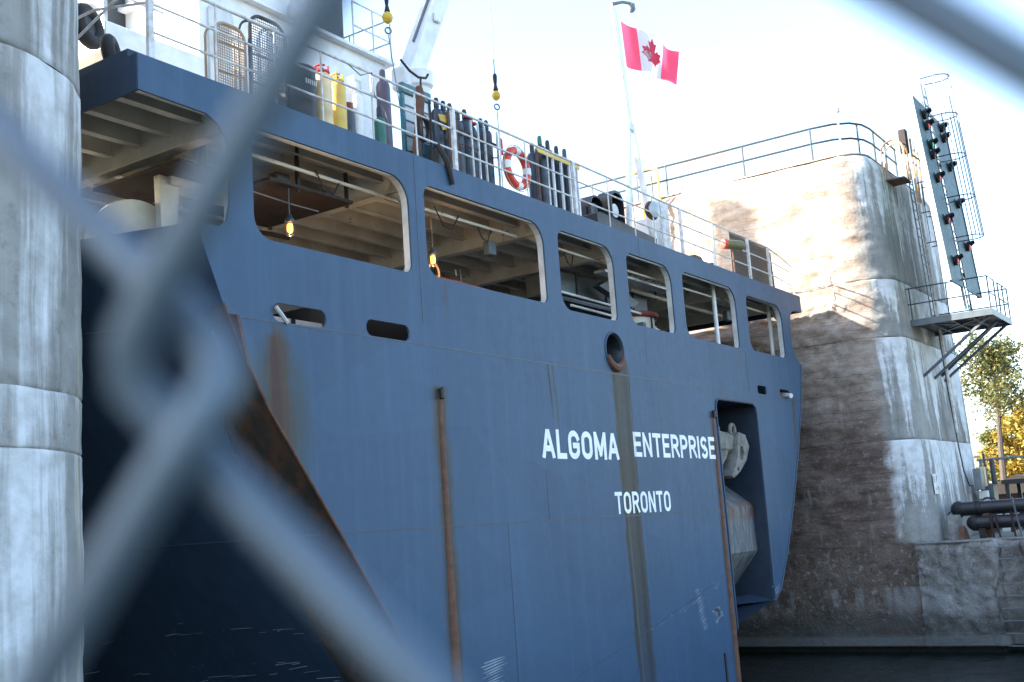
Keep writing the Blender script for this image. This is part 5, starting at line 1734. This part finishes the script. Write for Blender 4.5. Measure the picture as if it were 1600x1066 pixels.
def signal(x, z, lens):
    c = Vector((x, ly(z), z))
    hd = MB()
    # back box and a hood open below
    hd.lathe([(.13, .0), (.14, .05), (.14, .12)], c, (0, -1, 0), 14)
    n = 8
    vs = []
    for d, r in ((-.06, .16), (-.27, .18)):
        for i in range(n + 1):
            a = radians(-15 + 210 * i / n)
            vs.append((x + r * cos(a) * 1.0, c.y + d * (1 if i not in (0, 1, n - 1, n) else .55), z + r * sin(a)))
    vs += [(v[0] + (v[0] - x) * .05, v[1], v[2] + .012) for v in vs]
    m = n + 1
    hd.add(vs, [(i, i + 1, m + i + 1, m + i) for i in range(n)] + [(2 * m + i, 3 * m + i, 3 * m + i + 1, 2 * m + i + 1) for i in range(n)])
    so_ = hd.build('signal_lamp', 'black', sb)
    MB().lathe([(.085, .0), (.075, .02), (.04, .035)], c + Vector((0, -.12, 0)), (0, -1, 0), 12).build('lens', lens, so_, True)
    MB().bevbox(x - .16, x + .16, c.y - .02, c.y - .001, z - .17, z + .17, .004).build('mount_plate', 'black', so_)


for z, l in ((13.30, 'black'), (12.93, 'redlens'), (12.30, 'greenlens'), (11.98, 'black'), (11.22, 'redlens'), (9.88, 'redlens'), (8.58, 'redlens')):
    signal(35.62, z, l)
for z, l in ((13.48, 'black'), (13.12, 'black'), (12.12, 'black'), (10.86, 'black'), (9.42, 'redlens')):
    signal(37.95, z, l)

# service platform with braces
sp = thing('service_platform', 'dark steel service platform with railing and braces bolted to the pier', 'platform', (37.4, 7.6, 7))
PXa, PXb, PYa, PYb, PZ_ = 36.0, 38.95, 6.55, 8.95, 7.0
MB().box(PXa, PXb, PYa, PYb, PZ_ - .02, PZ_ + .02).build('floor_plate', 'darksteel', sp)
for (xa, xb, ya, yb) in ((PXa - .03, PXa, PYa, PYb), (PXb, PXb + .03, PYa, PYb), (PXa - .03, PXb + .03, PYa - .03, PYa)):
    MB().box(xa, xb, ya, yb, PZ_ - .14, PZ_ + .06).build('edge_beam', 'greysteel', sp)
for y in (7.15, 7.75, 8.35):
    MB().box(PXa, PXb, y - .03, y + .03, PZ_ - .12, PZ_ - .021).build('floor_beam', 'darksteel', sp)
MB().bar((PXa + .1, PYb - .2, PZ_ - .07), (PXb - .2, PYa + .1, PZ_ - .07), .07, .05).build('cross_brace', 'greysteel', sp)
MB().bar((PXa + .1, PYa + .1, PZ_ - .09), (PXb - .2, PYb - .2, PZ_ - .09), .07, .05).build('cross_brace', 'greysteel', sp)
for z in (8.05, 7.55):
    MB().tube([(PXa, PYb, z), (PXa, PYa, z), (PXa + .95, PYa, z)], .022, 6).build('rail', 'darksteel', sp)
    MB().tube([(PXa + 1.5, PYa, z), (PXb, PYa, z), (PXb, PYb, z)], .022, 6).build('rail', 'darksteel', sp)
for (x, y) in ((PXa, PYb - .1), (PXa, 7.75), (PXa, PYa), (PXa + .95, PYa), (PXa + 1.5, PYa), (PXa + 2.2, PYa), (PXb, PYa), (PXb, 7.7), (PXb, PYb - .2)):
    MB().tube([(x, y, PZ_), (x, y, 8.05)], .022, 6).build('post', 'darksteel', sp)
for x in (36.25, 37.5, 38.8):
    MB().bar((x, PYa + .12, PZ_ - .12), (x + .35, 8.88, 5.35), .09, .07).build('brace', 'greysteel', sp)
MB().bar((37.5, PYa + .12, PZ_ - .14), (38.9, 8.9, 5.5), .08, .06).build('brace', 'darksteel', sp)
# caged pier ladder beside it
cl = thing('caged_ladder', 'dark caged ladder fixed on the pier end left of the signal board', 'ladder', (37.4, 8.7, 7))
bk = lambda z: 8.70 - .035 * (12.2 - z)
for x in (37.15, 37.62):
    MB().bar((x, bk(7), 7.0), (x, bk(12.3), 12.3), .06, .03, (0, 1, 0)).build('ladder_rail', 'darksteel', cl)
rg = MB().bar((37.15, bk(7.2), 7.2), (37.62, bk(7.2), 7.2), .03, .03).build('rung', 'darksteel', cl)
for i in range(1, 17):
    dupe(rg, (0, .035 * .3 * i, .3 * i))
for z in (9.6, 10.6, 11.6):
    MB().tube([(37.385 + .36 * cos(radians(a)), bk(z) - .38 + .42 * sin(radians(a)), z) for a in range(160, 381, 20)], .018, 6).build('cage_hoop', 'darksteel', cl, True)
for a in (180, 225, 270, 315, 360):
    MB().tube([(37.385 + .36 * cos(radians(a)), bk(z) - .38 + .42 * sin(radians(a)), z) for z in (9.6, 11.6)], .012, 5).build('cage_bar', 'darksteel', cl)
MB().tube([(38.2, bk(4) + .05, 3.6), (38.2, bk(12) + .05, 12.2)], .045, 8).build('conduit', 'rail', cl, True)
# sunlit orange walkway loops at the pier top
ow = thing('walkway_rails', 'faded orange walkway hoops linking the pier top to the signal board', 'railing', (37, 8.9, 12.2))
MB().box(35.85, 36.7, 8.5, 9.3, 11.56, 11.60).build('walkway_plate', 'rust', ow)
for x in (35.75, 36.15):
    pts = [(x, 9.1, 11.5), (x, 9.1, 12.45)] + [(x, 8.75 + .35 * cos(radians(a)), 12.45 + .35 * sin(radians(a))) for a in range(0, 181, 30)] + [(x, 8.4, 11.5)]
    MB().tube(pts, .032, 6).build('hoop', 'orange', ow, True)
for x in (37.0, 37.35, 37.8):
    MB().tube([(x, 8.45, 11.0), (x, 8.45, 13.1)], .035, 6).build('post', 'orange', ow)
MB().tube([(36.9, 8.45, 12.55), (38.1, 8.4, 12.55), (38.4, 8.0, 12.5), (38.6, 7.75, 12.4)], .032, 6).build('rail', 'orange', ow, True)
MB().bevbox(36.75, 37.0, 8.5, 8.75, 12.6, 13.4, .03).build('junction_box', 'rustdark', ow)

# cable, cabinets and painted mark on the pier end
t = thing('power_cable', 'black cable running down the pier end to the cabinets', 'cable', (39, 8.8, 2))
MB().tube([(38.6, 8.72, 6.9), (38.75, 8.70, 5.0), (38.95, 8.66, 3.4), (39.1, 8.62, 2.4), (39.3, 8.55, 1.9), (39.6, 8.5, 1.9)], .022, 6).build('cable', 'black', t, True)
t = thing('wall_mark', 'small white painted patch with black worn figures on the pier', 'painted mark', (36.0, 8.65, 2.1))
wy = lambda z: 9.1 - .035 * (12.2 - z) - .035
MB().add([(35.40, wy(1.7), 1.70), (36.00, wy(1.7), 1.70), (36.02, wy(2.3), 2.30), (35.42, wy(2.3), 2.30)], [(0, 1, 2, 3)]).build('white_patch', 'jamb', t, fix=False)
mk = MB()
for st in ([(35.58, 2.24), (35.52, 2.14), (35.51, 2.03)], [(35.88, 2.25), (35.82, 2.16), (35.80, 2.08)], [(35.58, 1.88), (35.63, 1.83)], [(35.80, 1.93), (35.90, 1.85), (35.90, 1.80)]):
    ribbon(mk, st, .05, lambda a, b: (a, wy(b) - .006, b))
mk.build('black_figure', 'black', t, fix=False)
t = thing('electrical_cabinet', 'small grey electrical cabinets mounted at the pier corner', 'cabinet', (40.5, 8.4, 1.2))
MB().bevbox(39.75, 40.15, 8.25, 8.5, 1.75, 2.45, .02).build('cabinet', 'boxgrey', t)
MB().bevbox(40.25, 40.45, 8.22, 8.5, 1.85, 2.5, .02).build('cabinet', 'buff', t)
MB().bevbox(40.6, 41.3, 8.1, 8.5, .33, 1.95, .03).build('pedestal_cabinet', 'greysteel', t)
MB().tube([(40.95, 8.1, 1.9), (40.95, 8.1, 2.75)], .09, 8).build('post', 'darksteel', t)
MB().bevbox(40.2, 40.42, 8.2, 8.5, 1.45, 1.72, .02).build('meter', 'white', t)
MB().tube([(41.9, 8.5, .33), (42.0, 8.55, 3.0)], .045, 8).build('corner_post', 'darksteel', t)

# black pipes lying on stands at the quay edge
pm = thing('dredge_pipe', 'upper long black pipe with a capped end on the quay stands', 'pipe', (36, 7, 1.2))
MB().tube([(36.0, 8.18, 1.20), (36.0, 7.75, 1.20), (36.0, -2.0, 1.24)], .205, 16).build('pipe', 'pipeblack', pm, True)
MB().lathe([(.02, -.12), (.12, -.09), (.21, .0), (.245, .08), (.245, .2)], (36.0, 8.34, 1.20), (0, -1, 0), 18).build('end_cap', 'black', pm, True)
for y in (7.72, 7.62):
    MB().lathe([(.25, -.03), (.25, .03)], (36.0, y, 1.2), (0, 1, 0), 18).build('flange', 'black', pm, True)
MB().torus((35.9, 8.40, 1.02), .13, .022, (.7, .3, 0), 16, 6).build('pull_ring', 'rustdark', pm, True)
pm = thing('dredge_pipe', 'lower black pipe with a capped end under the upper one', 'pipe', (35.7, 7, .8))
MB().tube([(35.7, 7.75, .78), (35.7, 7.3, .78), (35.7, -2.0, .80)], .19, 16).build('pipe', 'pipeblack', pm, True)
MB().lathe([(.02, -.11), (.11, -.08), (.19, .0), (.23, .08), (.23, .2)], (35.7, 7.88, .78), (0, -1, 0), 18).build('end_cap', 'black', pm, True)
MB().lathe([(.245, -.03), (.245, .03)], (35.7, 7.25, .78), (0, 1, 0), 18).build('flange', 'black', pm, True)
for (x, y, z, lb_) in ((37.3, 7.6, 1.30, 'upper short pale topped pipe stub behind the black pipes'), (37.0, 7.0, .85, 'lower short pipe stub behind the black pipes')):
    st_ = thing('pipe_stub', lb_, 'pipe', (x, y, z), 'short pipe stubs behind the black pipes')
    MB().tube([(x - .9, y, z - .05), (x + .75, y + .1, z + .05)], .15, 14).build('pipe', 'boxgrey', st_, True)
    for k_ in (0.0, .45):
        MB().torus((x + k_, y + .05, z + .02), .165, .03, (1, .06, .06), 16, 6).build('ring', 'black', st_, True)
for (x, y, lb_) in ((35.35, 7.1, 'rusty dark pipe stand nearest the capped pipe ends'), (35.5, 6.55, 'rusty dark pipe stand at the right edge')):
    ps = thing('pipe_stand', lb_, 'stand', (x, y, .33), 'dark stands that carry the black pipes')
    MB().bar((x, y + .10, .33), (x + .02, y + .16, 1.05), .05, .05).build('leg', 'rustdark', ps)
    MB().bar((x + .05, y - .06, .33), (x + .05, y + .02, 1.02), .05, .05).build('leg', 'rustdark', ps)
    MB().box(x - .02, x + .75, y + .02, y + .08, .52, .60).build('saddle', 'rustdark', ps)
ps = thing('pipe_support', 'rust red block carrying the black pipes at their capped ends', 'support', (35.9, 7.5, .33))
MB().bevbox(35.85, 36.15, 7.35, 7.55, .34, 1.04, .02).build('upright', 'rust', ps)
MB().bevbox(35.55, 35.85, 7.45, 7.65, .34, .62, .02).build('block', 'rustdark', ps)
t = thing('guard_post', 'thin grey leaning post in front of the black pipes', 'post', (35.2, 6.5, .33))
MB().bar((35.2, 6.42, .33), (35.2, 6.56, 1.45), .045, .045).build('post', 'greysteel', t)
t = thing('stone_stub', 'weathered stone stub with a rusty foot at the base of the pier', 'stub', (35.6, 8.45, .3))
MB().prism([[(35.35, .30), (35.85, .30), (35.78, 1.05), (35.45, 1.05)]], XZ, 8.15, 8.45).build('stub', 'quaygrey', t)
MB().prism([[(35.1, .30), (35.95, .30), (35.7, .62), (35.4, .72)]], XZ, 8.0, 8.14).build('rusty_foot', 'rust', t)
# black machinery frame and a cable rail beyond
t = thing('quay_machine', 'black machine frame with a motor on the quay at the right edge', 'machine', (41, 6.5, .33))
for (x, y) in ((40.3, 7.6), (40.3, 5.5), (42.3, 7.6), (42.3, 5.5)):
    MB().box(x - .06, x + .06, y - .06, y + .06, .33, 1.95).build('leg', 'black', t)
MB().box(40.2, 42.4, 5.4, 7.75, 1.88, 2.02).build('top_frame', 'black', t)
MB().bevbox(40.6, 41.8, 5.6, 6.9, .9, 1.5, .06).build('gear_case', 'darksteel', t)
MB().lathe([(.30, 0), (.34, .05), (.34, .7), (.22, .8)], (40.7, 6.6, 2.4), (1, -.2, 0), 16).build('motor', 'black', t, True)
MB().box(40.7, 41.4, 6.3, 6.7, 2.02, 2.2).build('motor_bed', 'black', t)
for i in range(6):
    MB().box(40.24, 40.28, 5.7 + i * .32, 5.74 + i * .32, .33, 1.4).build('bar', 'black', t)
t = thing('cable_rail', 'grey horizontal rail on posts crossing in front of the yellow tree', 'rail', (46, 7, .3))
MB().tube([(44.5, 9.3, 2.85), (46, -6, 3.0)], .045, 8).build('rail', 'boxgrey', t, True)
for (x, y) in ((44.55, 9.2), (45.3, 1.5), (46, -6)):
    MB().tube([(x, y, .3), (x, y, 2.9)], .06, 8).build('post', 'boxgrey', t)
t = thing('shed', 'low shed with a brown pitched roof beyond the quay', 'shed', (62, 10.5, .3))
MB().box(60, 64, 8.4, 12.6, .3, 1.6).build('wall', 'rustdark', t)
MB().prism([[(8.0, 1.6), (13.0, 1.6), (10.8, 2.5)]], YZ, 59.6, 64.4).build('roof', 'roofbrown', t)


# ------------------------------------------------------------------ trees
def tree(name, x, y, h, crown, mats, label, n_leaf, seed, lean=(0, 0), leaf=.17, lo=.32, wide=.30):
    r = random.Random(seed)
    t = thing(name, label, 'tree', (x, y, .3), 'trees beyond the quay')
    tb = MB()
    top = Vector((x + lean[0], y + lean[1], .3 + h * .86))
    tb.tube([(x, y, .2), (x + lean[0] * .3, y + lean[1] * .3, .3 + h * .35), (x + lean[0] * .7, y + lean[1] * .7, .3 + h * .62), top], [.20, .15, .09, .03], 8)
    clumps = []
    for i in range(crown):
        f = lo + (.98 - lo) * (i + r.random()) / crown
        a = i * 2.399 + r.random()
        reach = h * wide * (1.05 - abs(f - .58) * 1.25) * (.55 + .6 * r.random())
        s = Vector((x + lean[0] * f, y + lean[1] * f, .3 + h * f * .82))
        e = s + Vector((cos(a) * reach, sin(a) * reach, h * (.06 + .10 * r.random())))
        m = (s + e) / 2 + Vector((r.uniform(-.1, .1), r.uniform(-.1, .1), .12))
        tb.tube([s, m, e], [.05, .035, .012], 5)
        clumps += [(e, h * (.05 + .055 * r.random())), (m, h * .045)]
        for q in range(2):
            e2 = e + Vector((r.uniform(-1, 1), r.uniform(-1, 1), r.uniform(-.4, .8))) * h * .08
            tb.tube([m, e2], [.02, .008], 4)
            clumps.append((e2, h * (.03 + .04 * r.random())))
    clumps.append((top, h * .07))
    tb.build('trunk', 'bark', t, True)
    vs, fs = [], []
    tot = sum(c[1] ** 2 for c in clumps)
    for c, cr in clumps:
        k = int(n_leaf * cr * cr / tot)
        for _ in range(k):
            d = Vector((r.gauss(0, 1), r.gauss(0, 1), r.gauss(0, .75))) * cr * .62
            p = c + d
            u = Vector((r.uniform(-1, 1), r.uniform(-1, 1), r.uniform(-.7, .7))).normalized()
            v = u.cross(Vector((r.uniform(-1, 1), r.uniform(-1, 1), r.uniform(-1, 1)))).normalized()
            s = leaf * r.uniform(.6, 1.25)
            o = len(vs)
            vs += [p - u * s, p + v * s * .42 - u * s * .1, p + u * s, p - v * s * .42 - u * s * .1]
            fs.append((o, o + 1, o + 2, o + 3))
    cr_ = MB().add(vs, fs).build('crown', mats, t, fix=False)
    cr_['kind'] = 'stuff'
    return t


tree('olive_tree', 64.5, 12.35, 10.2, 18, 'leafolive', 'tall thin olive green tree showing beside the platform braces', 7000, 11, (.6, -.3), .12, .56, .14)
tree('yellow_tree', 72.5, 12.2, 6.4, 18, 'leafyellow', 'yellow autumn tree behind the black machine frame', 9000, 12, (0, 0), .17)
tree('yellow_tree', 74.0, 9.0, 6.6, 16, 'leafyellow', 'second yellow tree cut by the right edge of the picture', 8000, 13, (0, 0), .17)
tree('olive_tree', 78.0, 14.6, 6.0, 16, 'leafolive', 'short olive tree partly hidden by the pier corner', 6000, 14)

# ------------------------------------------------------------------ chain link fence right in front of the lens
FA, FC, FT, FZ = 0.23388, 0.0765, -0.05694, 0.01376
E1, E2 = Vector((0.03034, 0.05374)), Vector((0.04679, -0.05702))      # the two sides of one (slightly sagging) diamond
fn = Vector((cos(FA), sin(FA), 0))
ft = Vector((sin(FA), -cos(FA), 0))
zz_ = Vector((0, 0, 1))
fence = thing('chain_link_fence', 'out of focus galvanised chain link fence close to the viewer', 'fence', (FC, 0, 0))
wr_ = .0020
dl = .0052          # each bend passes its neighbour's by this much
org = Vector((0, 0, 1.5)) + fn * FC + ft * FT + zz_ * FZ
step = E1 - E2
uh = (E1 + E2).normalized()
pts = []
for j in range(-15, 5):
    for right in (False, True):
        q = step * j + (E1 if right else Vector((0, 0)))
        q = q + uh * (dl if right else -dl)
        s_ = 1 if right else -1
        dout = (-E2 if right else E1).normalized()
        din = E1.normalized() if right else (-E2).normalized()
        for (k_, dn) in ((-.0085, 1), (-.0038, .7), (0, 0), (.0038, -.7), (.0085, -1)):
            d_ = din if k_ < 0 else dout
            p2 = q + d_ * k_ - uh * s_ * (.0009 if abs(k_) > .005 else (.0002 if k_ else .0009))
            pts.append((p2.x, p2.y, -dn * s_ * .0023))
wm = MB()
wm.tube([ft * a + zz_ * b + fn * c for a, b, c in pts], wr_, 10)
w0 = wm.build('wire', 'galv', None, True)
for k in range(-16, 17):
    o = w0 if k == 0 else bpy.data.objects.new('wire', w0.data)
    if k:
        COL.objects.link(o)
    q = E1 * k - step * round(k * E1.y / step.y)
    o.location = org + ft * q.x + zz_ * q.y
    o.parent = fence
    o.matrix_parent_inverse = base_inv(fence)
